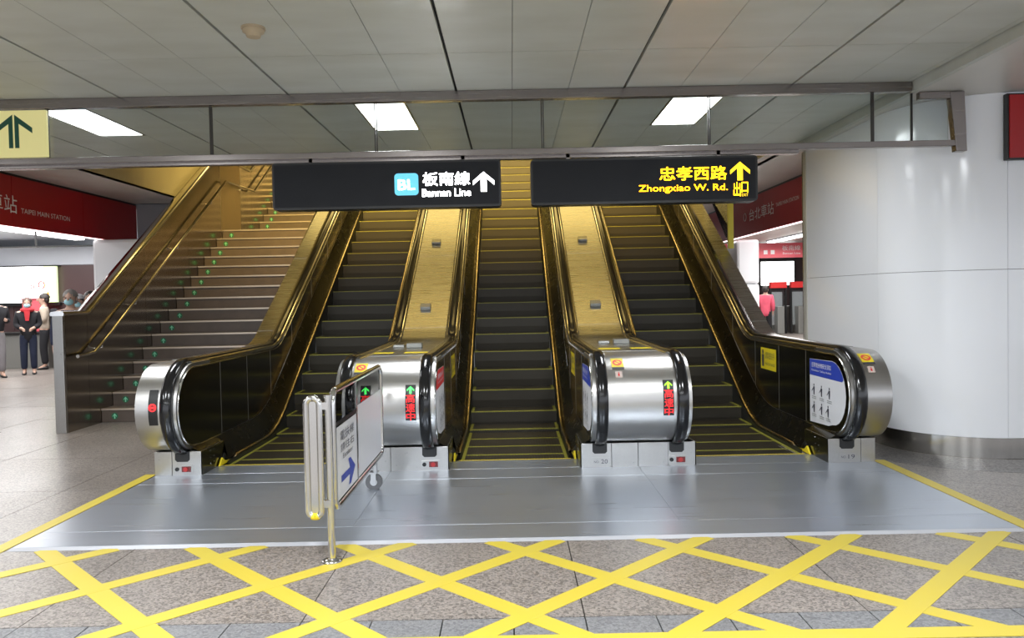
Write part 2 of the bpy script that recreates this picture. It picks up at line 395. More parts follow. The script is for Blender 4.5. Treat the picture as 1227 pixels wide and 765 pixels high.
part('ceiling_soffit', MB().box(WX1 + .002, 4.29, WY0 + .003, 17, CEIL, CEIL + .03), m_ceil2, ce)
part('ceiling_soffit', MB().box(-16, -7.39, -.0, WY0, CEIL, CEIL + .03), m_ceil, ce)
part('ceiling_soffit', MB().box(-16, 3.35, -9, -.003, CEIL, CEIL + .03), m_ceil, ce)
part('ceiling_soffit', MB().box(-16, -6.5, WY0 + .01, 22, CEIL - .08, CEIL + .03).box(-6.5, -6.42, 13.4, 22, CEIL - .08, CEIL + .03), m_sgrey, ce)
part('ceiling_soffit', MB().box(4.4, 14, 9.6, 33, CEIL - .0, CEIL + .03), m_ceil2, ce)
part('ceiling_bulkhead', MB().box(3.352, 3.40, -9, 9.3, 3.10, CEIL + .1), m_ceil, ce)
part('ceiling_soffit', MB().box(3.402, 14, -9, 9.3, 3.10, CEIL), m_ceil2, ce)
LLAB = ['white recessed ceiling light just right of the yellow arrow sign', 'white recessed ceiling light above the sign with the light blue badge', 'white recessed ceiling light above the sign with yellow lettering']
for i, (x0, x1) in enumerate(LIT):
    t = thing('ceiling_light', LLAB[i % 3], 'light', ((x0 + x1) / 2, 7.32, CEIL), 'recessed ceiling lights')
    part('frame', MB().box(x0 + .003, x1 - .003, 6.723, 6.745, CEIL - .004, CEIL + .03).box(x0 + .003, x1 - .003, 7.90, 7.926, CEIL - .004, CEIL + .03)
         .box(x0 + .003, x0 + .02, 6.745, 7.90, CEIL - .004, CEIL + .03).box(x1 - .02, x1 - .003, 6.745, 7.90, CEIL - .004, CEIL + .03), m_polish, t)
    part('diffuser', MB().box(x0 + .021, x1 - .021, 6.746, 7.899, CEIL + .004, CEIL + .02), m_light, t)
sd = thing('smoke_detector', 'small round cream smoke detector on the ceiling above the stairs', 'smoke detector', (-1.58, 4.9, CEIL))
part('housing', MB().tube([(-1.58, 4.9, CEIL), (-1.58, 4.9, CEIL - .03), (-1.58, 4.9, CEIL - .035), (-1.58, 4.9, CEIL - .06)], [.062, .066, .05, .042], 24), m_cap, sd)
part('base_ring', MB().cyl((-1.58, 4.9, CEIL), 'z', .074, -.012, 0), m_cap, sd)

# ================================================================== stairwell shaft above the escalators
sh = thing('wall_stairwell', 'cream walls of the opening above the stairs and escalators', None, (0, 15, 3.2), kind='structure')
part('shaft_wall', MB().box(WX0 - .1, WX0, WY0, WY1, CEIL, 8.1), m_warmwall, sh)
part('shaft_wall', MB().box(WX1, WX1 + .1, WY0, WY1, CEIL + .03, 8.1), m_warmwall, sh)
part('shaft_wall', MB().box(WX0 - .1, WX1 + .1, WY0 - .1, WY0, CEIL + .035, 8.1), m_warmwall, sh)
part('shaft_wall', MB().box(WX0 - .1, WX1 + .1, WY1, WY1 + .1, 0, 8.1), m_warmwall, sh)
part('shaft_roof', MB().box(WX0 - .1, WX1 + .1, WY0 - .1, WY1 + .1, 8.1, 8.2), m_roof, sh)
part('upper_floor', MB().box(-3.1, 3.2, 17.4, WY1, 4.9, 5.08), m_gran, sh)

# ================================================================== glass smoke barrier
GY = 6.5
sb = thing('smoke_barrier', 'glass smoke barrier with brown steel rails hanging below the ceiling across the hall', 'smoke barrier', (0, GY, 2.65))
part('top_rail', MB().box(-7.2, 3.345, GY - .04, GY + .04, 3.10, CEIL - .001), m_rail, sb, bevel=.004)
part('bottom_rail', MB().box(-7.2, 3.78, GY - .03, GY + .03, 2.645, 2.695), m_rail, sb, bevel=.004)
part('lower_rail_lip', MB().box(-7.2, 2.43, GY + .031, GY + .10, 2.618, 2.66), m_rail, sb, bevel=.004)
part('side_rail', MB().box(3.41, 3.74, GY - .03, GY + .03, 3.035, 3.095), m_rail, sb, bevel=.004)
mx = [-6.61, -5.23, -3.83, -2.47, -1.10, .285, 1.67, 3.03]
for x in mx:
    part('mullion', MB().box(x - .012, x - .003, GY - .008, GY + .008, 2.696, 3.099).box(x + .003, x + .012, GY - .008, GY + .008, 2.696, 3.099), m_boxd, sb)
part('mullion', MB().box(3.352, 3.362, GY - .01, GY + .01, 2.696, 3.09), m_black, sb)
xs = [-7.2] + mx + [3.35]
for a, b_ in zip(xs[:-1], xs[1:]):
    part('glass_pane', MB().box(a + .006, b_ - .006, GY - .004, GY + .004, 2.696, 3.099), m_glass, sb)
part('glass_pane', MB().box(3.364, 3.66, GY - .004, GY + .004, 2.696, 3.034), m_glass, sb)
part('end_bracket', MB().prism([(3.66, 3.09), (3.78, 3.095), (3.80, 2.60), (3.71, 2.60)], 'y', GY - .035, GY + .035), m_rail, sb, bevel=.004)
# pale yellow arrow sign on the glass at the left
ys_ = thing('arrow_sign', 'pale yellow sign with dark green double upward arrow on the glass barrier at far left', 'sign', (-4.2, GY, 2.7))
part('sign_panel', MB().box(-5.2, -3.81, GY - .05, GY - .022, 2.70, 3.085), m_pale, ys_, bevel=.004)
a = MB()
for sgn, o in ((-1, -.008), (1, .008)):
    q = [(o, 0), (o + sgn * .034, 0), (o + sgn * .034, .20), (o + sgn * .145, .12), (o + sgn * .145, .165), (o, .275)]
    cx_ = -4.08
    a.prism([(cx_ + p[0], 2.775 + p[1]) for p in q], 'y', GY - .053, GY - .0505)
part('double_arrow', a, m_green, ys_)

# hanging direction signs
def sign_box(name, label, x0, x1, z0, z1):
    t = thing(name, label, 'sign', ((x0 + x1) / 2, GY + .06, z0))
    n = 6; r = .03; poly = []
    for (cx_, cz, a0) in ((x1 - r, z1 - r, 0), (x0 + r, z1 - r, PI / 2), (x0 + r, z0 + r, PI), (x1 - r, z0 + r, 1.5 * PI)):
        poly += [(cx_ + r * math.cos(a0 + k * PI / 2 / n), cz + r * math.sin(a0 + k * PI / 2 / n)) for k in range(n + 1)]
    part('housing', MB().prism(poly, 'y', GY - .005, GY + .15), m_black, t)
    part('face', MB().box(x0 + .018, x1 - .018, GY - .008, GY - .0055, z0 + .02, z1 - .018), m_sign, t)
    part('hanger', MB().box(x0 + .3, x0 + .33, GY + .031, GY + .06, z1 - .002, 2.66).box(x1 - .33, x1 - .30, GY + .031, GY + .06, z1 - .002, 2.66), m_rail, t)
    return t
def sgn_text(t, nm, body, x0, x1, z0, z1, m, bold=0.0, yy=GY - .0095):
    vs, fs = text_pts(body, x1 - x0, z1 - z0, bold=bold); mb = MB(); put2d(mb, vs, fs, lambda a, b: (x0 + a, yy, z0 + b)); return part(nm, mb, m, t)
def sgn_poly(t, nm, pts, fs, x0, z0, m, yy=GY - .0095):
    return part(nm, MB().add([(x0 + p[0], yy, z0 + p[1]) for p in pts], fs), m, t)
S1 = sign_box('direction_sign', 'black hanging sign with white lettering and light blue line badge, left of centre', -1.975, -.07, 2.225, 2.615)
def PX(x, y):                                        # world point on the sign plane for a survey point of the lettering
    a, b_ = (x - 613.5), -(y - 382.5); c, s = math.cos(-ROLL), math.sin(-ROLL); a, b_ = c * a - s * b_, s * a + c * b_
    v = fw + rt * a / 930 + up * b_ / 930; k = (GY - .01) / v.y; return v.x * k, EYE + v.z * k
def bb(x0, y0, x1, y1):
    p = PX(x0, y1); q = PX(x1, y0); return p[0], q[0], p[1], q[1]
x0, x1, z0, z1 = bb(473, 207.5, 501, 234.5); n = 5; r = .03; poly = []
for (cx_, cz, a0) in ((x1 - r, z1 - r, 0), (x0 + r, z1 - r, PI / 2), (x0 + r, z0 + r, PI), (x1 - r, z0 + r, 1.5 * PI)):
    poly += [(cx_ + r * math.cos(a0 + k * PI / 2 / n), cz + r * math.sin(a0 + k * PI / 2 / n)) for k in range(n + 1)]
bd = part('line_badge', MB().add([(p[0], GY - .0092, p[1]) for p in poly], [list(range(len(poly)))]), m_em_b, S1, label='light blue rounded square badge')
x0, x1, z0, z1 = bb(477, 215, 497, 228); sgn_text(S1, 'badge_letters', 'BL', x0, x1, z0, z1, m_em_w, .02, GY - .0105)
x0, x1, z0, z1 = bb(506.5, 205.5, 563, 223); sgn_text(S1, 'lettering', '板南線', x0, x1, z0, z1, m_em_w, .018)
x0, x1, z0, z1 = bb(506, 225.5, 564, 236); sgn_text(S1, 'lettering', 'Bannan Line', x0, x1, z0, z1, m_em_w, .006)
x0, x1, z0, z1 = bb(567, 205.5, 592, 230); sgn_poly(S1, 'arrow', arrow_up(x1 - x0, z1 - z0), ARF, x0, z0, m_em_w)
S2 = sign_box('direction_sign', 'black hanging sign with yellow lettering and yellow exit arrow, right of centre', .18, 2.07, 2.225, 2.605)
x0, x1, z0, z1 = bb(790, 198.5, 871, 217); sgn_text(S2, 'lettering', '忠孝西路', x0, x1, z0, z1, m_em_y, .018)
x0, x1, z0, z1 = bb(765.5, 220, 872, 232.5); sgn_text(S2, 'lettering', 'Zhongxiao W. Rd.', x0, x1, z0, z1, m_em_y, .008)
x0, x1, z0, z1 = bb(875, 193.5, 898.5, 216.5); sgn_poly(S2, 'arrow', arrow_up(x1 - x0, z1 - z0), ARF, x0, z0, m_em_y)
x0, x1, z0, z1 = bb(879, 218, 887.5, 235.5); sgn_text(S2, 'lettering', '出', x0, x1, z0, z1, m_em_y, .012)
x0, x1, z0, z1 = bb(888.5, 218, 896.5, 231); sgn_text(S2, 'lettering', '口', x0, x1, z0, z1, m_em_y, .012)
x0, x1, z0, z1 = bb(889, 231.8, 896.5, 235.3); sgn_text(S2, 'lettering', 'EXIT', x0, x1, z0, z1, m_em_y, .0)

# ================================================================== ESCALATORS
# step mesh, nose at the origin, tread runs back (+y)
sm_ = MB(); HW = .482
sm_.prism([(0, -.004), (.40, -.004), (.40, -.03), (.03, -.03), (.02, -.22), (.008, -.22), (-.002, -.12)][::-1], 'x', -HW, HW)
nr = 34; pitch = (2 * HW - .07) / nr
for i in range(nr):
    x = -HW + .035 + pitch * i
    sm_.box(x, x + pitch * .5, .028, .40, -.0045, .0)
    sm_.add([(x, -.008, -.006), (x + pitch * .5, -.008, -.006), (x + pitch * .5, -.010, -.12), (x, -.010, -.12), (x + pitch * .5, .001, -.216), (x, .001, -.216)], [(0, 1, 2, 3), (3, 2, 4, 5)])
step_me = sm_.mesh('step', m_step)
ye = MB().box(-HW, HW, -.008, .022, -.010, .0015).box(-HW, -HW + .03, .022, .39, -.0045, .0012).box(HW - .03, HW, .022, .39, -.0045, .0012)
edge_me = ye.mesh('yellow_edge', m_yel)
P = .405
def path_pt(s, yoff=0):
    """arc length along nose line measured from y=6.75"""
    y = 6.75; ds = .005; Rd = 1.4; T = Rd * math.tan(math.radians(15)); ya = YK - T
    l1 = ya - 6.75; la = Rd * math.radians(30)
    if s <= l1: return 6.75 + s, 0
    if s <= l1 + la:
        a = (s - l1) / Rd; return ya + Rd * math.sin(a), Rd * (1 - math.cos(a))
    e = s - l1 - la; c30, s30 = math.cos(math.radians(30)), .5
    return ya + Rd * s30 + e * c30, Rd * (1 - c30) + e * s30
belt_prof = [(-.047, -.004), (-.045, .014), (-.03, .026), (0, .030), (.03, .026), (.045, .014), (.047, -.004), (.036, -.012), (-.036, -.012)]
def sweep(pts, X, prof, name_mb=None, cap=True):
    mb = name_mb or MB(); n = len(pts); rows = []
    for i, (y, z) in enumerate(pts):
        a = pts[max(i - 1, 0)]; b = pts[min(i + 1, n - 1)]; ty, tzz = b[0] - a[0], b[1] - a[1]; L = math.hypot(ty, tzz) or 1
        ny_, nz_ = -tzz / L, ty / L
        rows.append([(X + px_, y + ny_ * q, z + nz_ * q) for px_, q in prof])
    mb.grid(rows, closed=True)
    if cap: mb.add(rows[0], [list(range(len(prof)))]); mb.add(rows[-1], [list(range(len(prof)))])
    return mb
def rail_path():
    RR = NR + .014; p = [(NY + .30, NZ - RR + .02), (NY + .14, NZ - RR + .004)]
    for k in range(0, 17):
        a = -PI / 2 - k * PI / 16; p.append((NY + RR * math.cos(a), NZ + RR * math.sin(a)))
    for y in samp(NY + .2, YTOP): p.append((y, hz(y)))
    return p
PATH = rail_path()
SEAMS = [7.22, 7.95, 8.72, 9.6, 10.6, 11.6, 12.6, 13.6, 14.6, 15.6, YTOP]
esc_lab = ['left escalator, beside the stone stairs', 'middle escalator, between the two drum ended dividers', 'right escalator, beside the white wall']
for ci, cx in enumerate(CX):
    E_ = thing('escalator', 'dark ribbed steps with yellow edges of the ' + esc_lab[ci], 'escalator', (cx, 6.85, 0), 'three parallel escalators')
    s = 0.0; k = 0
    while True:
        y, z = path_pt(s)
        if z > 4.85: break
        if y > 6.80 or True:
            zz = z + .004
            if k == 0: pass
            else:
                st = part('step', step_me, None, E_, (cx, y, zz)); part('yellow_edge', edge_me, None, st, (cx, y, zz))
        s += P; k += 1
    # first flat step partly under the comb
    cp = MB().box(cx - .56, cx + .56, 6.852, 6.90, -.019, .010)
    for i in range(34):
        x = cx - .447 + pitch * (i + .5); cp.box(x, x + pitch * .45, 6.90, 6.93, -.002, .0095)
    part('comb_plate', cp, m_boxg, E_)
    part('comb_edge', MB().box(cx - .50, cx + .50, 6.895, 6.91, .0102, .0118), m_ybri, E_, label='orange yellow line along the comb')
    fs_ = MB().box(cx - HW, cx + HW, 6.93, 7.15, -.04, -.001)
    for i in range(nr):
        x = cx - HW + .035 + pitch * i; fs_.box(x, x + pitch * .5, 6.93, 7.15, -.001, .004)
    part('landing_step', fs_, m_step, E_)
    part('yellow_edge', MB().box(cx - HW, cx - HW + .03, 6.93, 7.15, .0, .0052).box(cx + HW - .03, cx + HW, 6.93, 7.15, .0, .0052), m_yel, E_)
    for sd_ in (-1, 1):
        X = lambda d: cx + sd_ * d
        ys2 = samp(6.95, YTOP)
        # skirt
        rows = [[(X(.488), y, nz(y) - .30), (X(.488), y, tz(y) - .005)] for y in ys2]
        part('skirt', MB().grid(rows, sm=False).grid([[(X(.497), p[0][1], p[0][2]), (X(.497), p[1][1], p[1][2])] for p in rows], sm=False), m_skirt, E_)
        # yellow corner patch at the foot
        part('yellow_corner', MB().prism([(6.86, .011), (7.20, .011), (6.99, .035), (6.93, .075), (6.88, .03)], 'x', X(.530), X(.545)), m_ybri, E_)
        # trim
        tp = [(7.16, .018)] + [(y, tz(y)) for y in samp(7.2, YTOP)]
        part('skirt_trim', MB().tube([(X(.51), a_, b2) for a_, b2 in tp], .017, 10), m_trim, E_)
        # inner decking, a narrow sloping band between trim and panel
        rows = [[(X(.525), y, tz(y) - .004), (X(.640), y, tz(y) + .20)] for y in samp(7.045, YTOP)]
        part('inner_decking', MB().grid(rows, sm=False), m_deckin, E_)
        part('fascia_end', MB().add([(X(.53), 7.042, .009), (X(.556), 7.042, .009), (X(.556), 7.042, .205), (X(.638), 7.042, .244), (X(.53), 7.042, .06)], [(0, 1, 2, 3, 4)]), m_deckin, E_)
        lowtop = lambda y: max(.245, tz(y) + .202)
        # lower fascia
        rows = [[(X(.556), y, .009), (X(.556), y, .205), (X(.638), y, .244)] for y in (6.531, 6.9, 7.04)]
        part('lower_fascia', MB().grid(rows, sm=False), m_dark, E_)
        scr = MB()
        for yy in (6.72, 6.80): 
            for z2 in (.07, .12, .18): scr.cyl((X(.5555), yy, z2), 'x', .006, -.002, .002, 8)
        part('screws', scr, m_polish, E_)
        # D-ended first panel
        rd = .328; poly = [(SEAMS[0] - .002, .248), (NY + .10, .248), (NY + .02, NZ - rd)]
        for k in range(1, 16):
            a_ = -PI / 2 - k * PI / 16; poly.append((NY + rd * math.cos(a_), NZ + rd * math.sin(a_)))
        poly += [(NY, NZ + rd), (SEAMS[0] - .002, hz(7) - .055)]
        part('inner_panel', MB().prism(poly, 'x', X(.640), X(.648)), m_dark, E_, bevel=.001)
        part('panel_surround', sweep([(SEAMS[0], .243), (NY + .12, .243), (NY, NZ - rd - .006)] + [(NY + (rd + .008) * math.cos(-PI / 2 - k * PI / 16), NZ + (rd + .008) * math.sin(-PI / 2 - k * PI / 16)) for k in range(1, 17)] + [(y, hz(y) - .048) for y in samp(NY + .1, YTOP)],
             X(.642), [(-.006, -.006), (.006, -.006), (.006, .006), (-.006, .006)]), m_polish, E_)
        for a_, b2 in zip(SEAMS[:-1], SEAMS[1:]):
            yy = samp(a_ + .003, b2 - .003)
            mb = MB(); rA = [[(X(.640), y, lowtop(y) + .004), (X(.640), y, hz(y) - .055)] for y in yy]; rB = [[(X(.648), p[0][1], p[0][2]), (X(.648), p[1][1], p[1][2])] for p in rA]
            mb.grid(rA, sm=False).grid(rB, sm=False)
            mb.add([rA[0][0], rA[0][1], rB[0][1], rB[0][0]], [(0, 1, 2, 3)]); mb.add([rA[-1][0], rA[-1][1], rB[-1][1], rB[-1][0]], [(0, 1, 2, 3)])
            part('inner_panel', mb, m_dark, E_)
            if a_ < 15: part('panel_joint', MB().box(min(X(.6385), X(.641)), max(X(.6385), X(.641)), a_ - .0035, a_ + .0035, lowtop(a_) + .004, hz(a_) - .055), m_joint2, E_, label='thin bright joint strip')
        # guide and belt
        gd = sweep([(y, hz(y)) for y in samp(NY, YTOP)], X(.72), [(-.070, -.045), (-.066, .000), (-.05, .004), (.05, .004), (.066, .000), (.070, -.045)])
        part('handrail_guide', gd, m_polish, E_)
        part('handrail', sweep(PATH, X(.72), belt_prof), m_belt, E_, label='black rubber handrail belt')

# ------------------------------------------------------------------ dividers with drum ends
def drum_pt(x, v, off=.0015):
    """point on the drum front: v is arc length above the middle height"""
    a = v / NR; return (x, NY - (NR + off) * math.cos(a), NZ + (NR + off) * math.sin(a))
def drum_patch(t, nm, x0, x1, v0, v1, m, off, n=8, th=.0):
    rows = [[drum_pt(x0, v0 + (v1 - v0) * i / n, off), drum_pt(x1, v0 + (v1 - v0) * i / n, off)] for i in range(n + 1)]
    mb = MB().grid(rows)
    if th:
        rows2 = [[drum_pt(x0, v0 + (v1 - v0) * i / n, off - th), drum_pt(x1, v0 + (v1 - v0) * i / n, off - th)] for i in range(n + 1)]
        mb.grid([[r_[0], q_[0]] for r_, q_ in zip(rows, rows2)]); mb.grid([[r_[1], q_[1]] for r_, q_ in zip(rows, rows2)])
        mb.add([rows[0][0], rows[0][1], rows2[0][1], rows2[0][0]], [(0, 1, 2, 3)]); mb.add([rows[-1][0], rows[-1][1], rows2[-1][1], rows2[-1][0]], [(0, 1, 2, 3)])
    return part(nm, mb, m, t)
def drum_text(t, nm, body, x0, x1, v0, v1, m, off, bold=0):
    vs, fs = text_pts(body, x1 - x0, v1 - v0, bold=bold); mb = MB(); put2d(mb, vs, fs, lambda a, b: drum_pt(x0 + a, v0 + b, off)); return part(nm, mb, m, t)
def led_go(t, xc, mg):
    """up arrow over three stacked characters"""
    box_ = drum_patch(t, 'display', xc - .042, xc + .042, -.105, .185, m_black, .008, th=.009)
    pts = arrow_up(.06, .06, .3)
    part('display_arrow', MB().add([drum_pt(xc - .03 + p[0], .112 + p[1], .0095) for p in pts], ARF), mg, t)
    for i, ch in enumerate('高速中'):
        drum_text(t, 'display_character', ch, xc - .036, xc + .036, .112 - .072 * (i + 1), .107 - .072 * i, m_em_r, .0095, .0)
def warn_sticker(t, xc):
    drum_patch(t, 'warning_sticker', xc - .05, xc + .05, .295, .445, m_ystick, .002)
    mb = MB(); rows = []
    for rr in (.024, .040): rows.append([drum_pt(xc + rr * math.cos(a * PI / 8), .38 + rr * math.sin(a * PI / 8), .003) for a in range(16)])
    mb.grid(rows, closed=True); mb.add([drum_pt(xc - .03, .401, .003), drum_pt(xc - .022, .409, .003), drum_pt(xc + .03, .359, .003), drum_pt(xc + .022, .351, .003)], [(0, 1, 2, 3)])
    part('warning_symbol', mb, m_redp, t)
    drum_patch(t, 'warning_band', xc - .05, xc + .05, .295, .32, m_ink, .003)
    drum_patch(t, 'small_label', xc - .028, xc + .028, .215, .275, m_beige, .002)
    drum_text(t, 'label_print', 'i', xc - .008, xc + .008, .23, .265, m_redp, .003)
def pedestal_fit(t, xc, kind, face_y):
    """inlet of the belt with a label or a stop button under it"""
    part('belt_inlet', MB().prism([(xc - .062, .142), (xc - .045, .125), (xc + .045, .125), (xc + .062, .142), (xc + .062, .212), (xc - .062, .212)], 'y', face_y - .004, face_y - .0005), m_black, t)
    if kind == 'button':
        part('button_plate', MB().box(xc - .075, xc + .085, face_y - .006, face_y - .001, .028, .098), m_ped, t, bevel=.002)
        part('stop_button', MB().cyl((xc + .03, face_y, .063), 'y', .019, -.022, -.006, 16), m_dred2, t, label='red stop button')
        part('stop_cover', MB().box(xc - .005, xc + .07, face_y - .012, face_y - .006, .040, .086), m_dred, t)
        part('key_switch', MB().cyl((xc - .045, face_y, .063), 'y', .017, -.014, -.006, 12), m_black, t)
    else:
        part('number_plate', MB().box(xc - .07, xc + .08, face_y - .004, face_y - .001, .03, .092), m_ped, t)
        vs, fs = text_pts(kind, .055, .036); mb = MB(); put2d(mb, vs, fs, lambda a, b: (xc + .01 + a, face_y - .0046, .04 + b)); part('number', mb, m_ink, t)
        vs, fs = text_pts('NO.', .045, .02); mb = MB(); put2d(mb, vs, fs, lambda a, b: (xc - .05 + a, face_y - .0046, .045 + b)); part('number', mb, m_ink, t)
PY = 6.53
def divider(label, x0, x1, p0, p1, splits, belts):
    """x0..x1 deck and drum, p0..p1 pedestal"""
    t = thing('escalator_divider', label, 'escalator divider', ((x0 + x1) / 2, 6.7, 0), 'stainless steel dividers with drum ends')
    n = 40; pts = [(NY + NR * math.cos(PI / 2 + k * PI / n * 1.0), NZ + NR * math.sin(PI / 2 + k * PI / n)) for k in range(n + 1)]
    poly = pts + [(NY + .36, NZ - NR), (NY + .36, NZ + NR)]
    mb = MB(); rows = [[(x0 + .003, a, b), (x1 - .003, a, b)] for a, b in pts]; mb.grid(rows)
    mb.add([(x0 + .003, a, b) for a, b in poly], [list(range(len(poly)))]); mb.add([(x1 - .003, a, b) for a, b in poly], [list(range(len(poly)))])
    a, b, c, d = poly[-1], poly[-2], pts[0], pts[-1]
    mb.add([(x0 + .003, *a), (x1 - .003, *a), (x1 - .003, *b), (x0 + .003, *b)], [(0, 1, 2, 3)])
    mb.add([(x0 + .003, *d), (x1 - .003, *d), (x1 - .003, *b), (x0 + .003, *b)], [(0, 1, 2, 3)])
    mb.add([(x0 + .003, *c), (x1 - .003, *c), (x1 - .003, *a), (x0 + .003, *a)], [(0, 1, 2, 3)])
    part('drum_end', mb, m_steel, t)
    dx0 = x0 + (.153 if belts[0] else 0.0); dx1 = x1 - (.153 if belts[1] else 0.0)
    js = [NY + .362, 8.15, 9.35, 11.0, 12.8, 14.6, YTOP]
    for a, b in zip(js[:-1], js[1:]):
        ys2 = samp(a + .002, b - .002); rA = [[(dx0, y, hz(y) - .006), (dx1, y, hz(y) - .006)] for y in ys2]; rB = [[(dx0, y, hz(y) - .03), (dx1, y, hz(y) - .03)] for y in ys2]
        mb = MB().grid(rA, sm=False).grid(rB, sm=False); mb.smooth = [True] * len(mb.smooth)
        for e in (0, -1): mb.add([rA[e][0], rA[e][1], rB[e][1], rB[e][0]], [(0, 1, 2, 3)])
        part('deck_panel', mb, m_deck, t)
    xs = [p0] + splits + [p1]
    for a, b in zip(xs[:-1], xs[1:]):
        part('pedestal_panel', MB().box(a + .0015, b - .0015, PY, 7.03, .0005, .212), m_ped, t, bevel=.002)
    return t
D1 = divider('drum ended stainless divider showing a red no entry disc, next to the stairs', -3.07, -2.73, -3.05, -2.652, [-2.9], (0, 1))
D2 = divider('stainless divider with drum end and green arrow display, behind the rolling barrier', -1.45, -.64, -1.528, -.562, [-1.05], (1, 1))
D3 = divider('stainless divider with drum end and lime arrow display, between middle and right escalators', .64, 1.45, .562, 1.528, [.82, 1.045, 1.30], (1, 1))
D4 = divider('stainless divider with drum end beside the white curved wall', 2.73, 3.07, 2.652, 3.05, [2.93], (1, 0))
# outer cladding down to the floor on the two outermost dividers
for t, X_ in ((D1, -3.07), (D4, 3.07)):
    sg = 1 if X_ > 0 else -1
    for a, b in ((6.97, 8.4), (8.4, 10.0), (10.0, 12), (12, 14), (14, YTOP)):
        ys2 = samp(a + .002, b - .002); mb = MB()
        lo = lambda y: max(0.0, nz(y) - .75)
        rA = [[(X_, y, lo(y)), (X_, y, hz(y) - .031)] for y in ys2]; rB = [[(X_ - sg * .01, y, lo(y)), (X_ - sg * .01, y, hz(y) - .031)] for y in ys2]
        part('side_cladding', mb.grid(rA, sm=False).grid(rB, sm=False), m_deck, t)
led_go(D2, -.835, m_em_g); led_go(D3, 1.255, m_em_g2)
warn_sticker(D2, -1.26); warn_sticker(D3, .865); warn_sticker(D4, 2.93)
# no-entry display on the left drum
drum_patch(D1, 'display', -2.955, -2.885, -.105, .185, m_black, .008, th=.009)
mb = MB(); rows = []
for rr in (.021, .032): rows.append([drum_pt(-2.92 + rr * math.cos(a * PI / 8), .04 + rr * math.sin(a * PI / 8), .0095) for a in range(16)])
mb.grid(rows, closed=True); mb.add([drum_pt(-2.94, .033, .0095), drum_pt(-2.90, .033, .0095), drum_pt(-2.90, .048, .0095), drum_pt(-2.94, .048, .0095)], [(0, 1, 2, 3)])
part('no_entry_symbol', mb, m_em_r, D1)
pedestal_fit(D1, -2.81, 'button', PY); pedestal_fit(D2, -.72, 'button', PY); pedestal_fit(D2, -1.37, '21', PY)
pedestal_fit(D3, .72, '20', PY); pedestal_fit(D3, 1.37, 'button', PY); pedestal_fit(D4, 2.81, '19', PY)
# deck stoppers and stickers on the dividers
def ondeck(t, nm, xc, y, wd, dp, hh, m, bev=.004):
    s_ = (hz(y + .05) - hz(y - .05)) / .1; a = math.atan(s_); c, s2 = math.cos(a), math.sin(a)
    mb = MB().box(-wd / 2, wd / 2, -dp / 2, dp / 2, 0, hh)
    mb.v = [(xc + v[0], y + v[1] * c - v[2] * s2, hz(y) - .0055 + v[1] * s2 + v[2] * c) for v in mb.v]
    return part(nm, mb, m, t, bevel=bev)
for t, xc in ((D2, -1.08), (D3, 1.05)):
    for y in (9.75, 11.35): ondeck(t, 'deck_stopper', xc, y, .13, .10, .045, m_boxg, .008)
    ondeck(t, 'deck_stopper', xc + .07, 8.0, .16, .12, .05, m_boxg, .008); ondeck(t, 'deck_stopper', xc - .10, 8.08, .12, .09, .035, m_deck, .008)
    ondeck(t, 'deck_sticker', xc - .14, 7.3, .20, .14, .0012, m_ystick, 0); ondeck(t, 'deck_sticker', xc + .17, 7.3, .22, .14, .0012, m_ystick, 0)
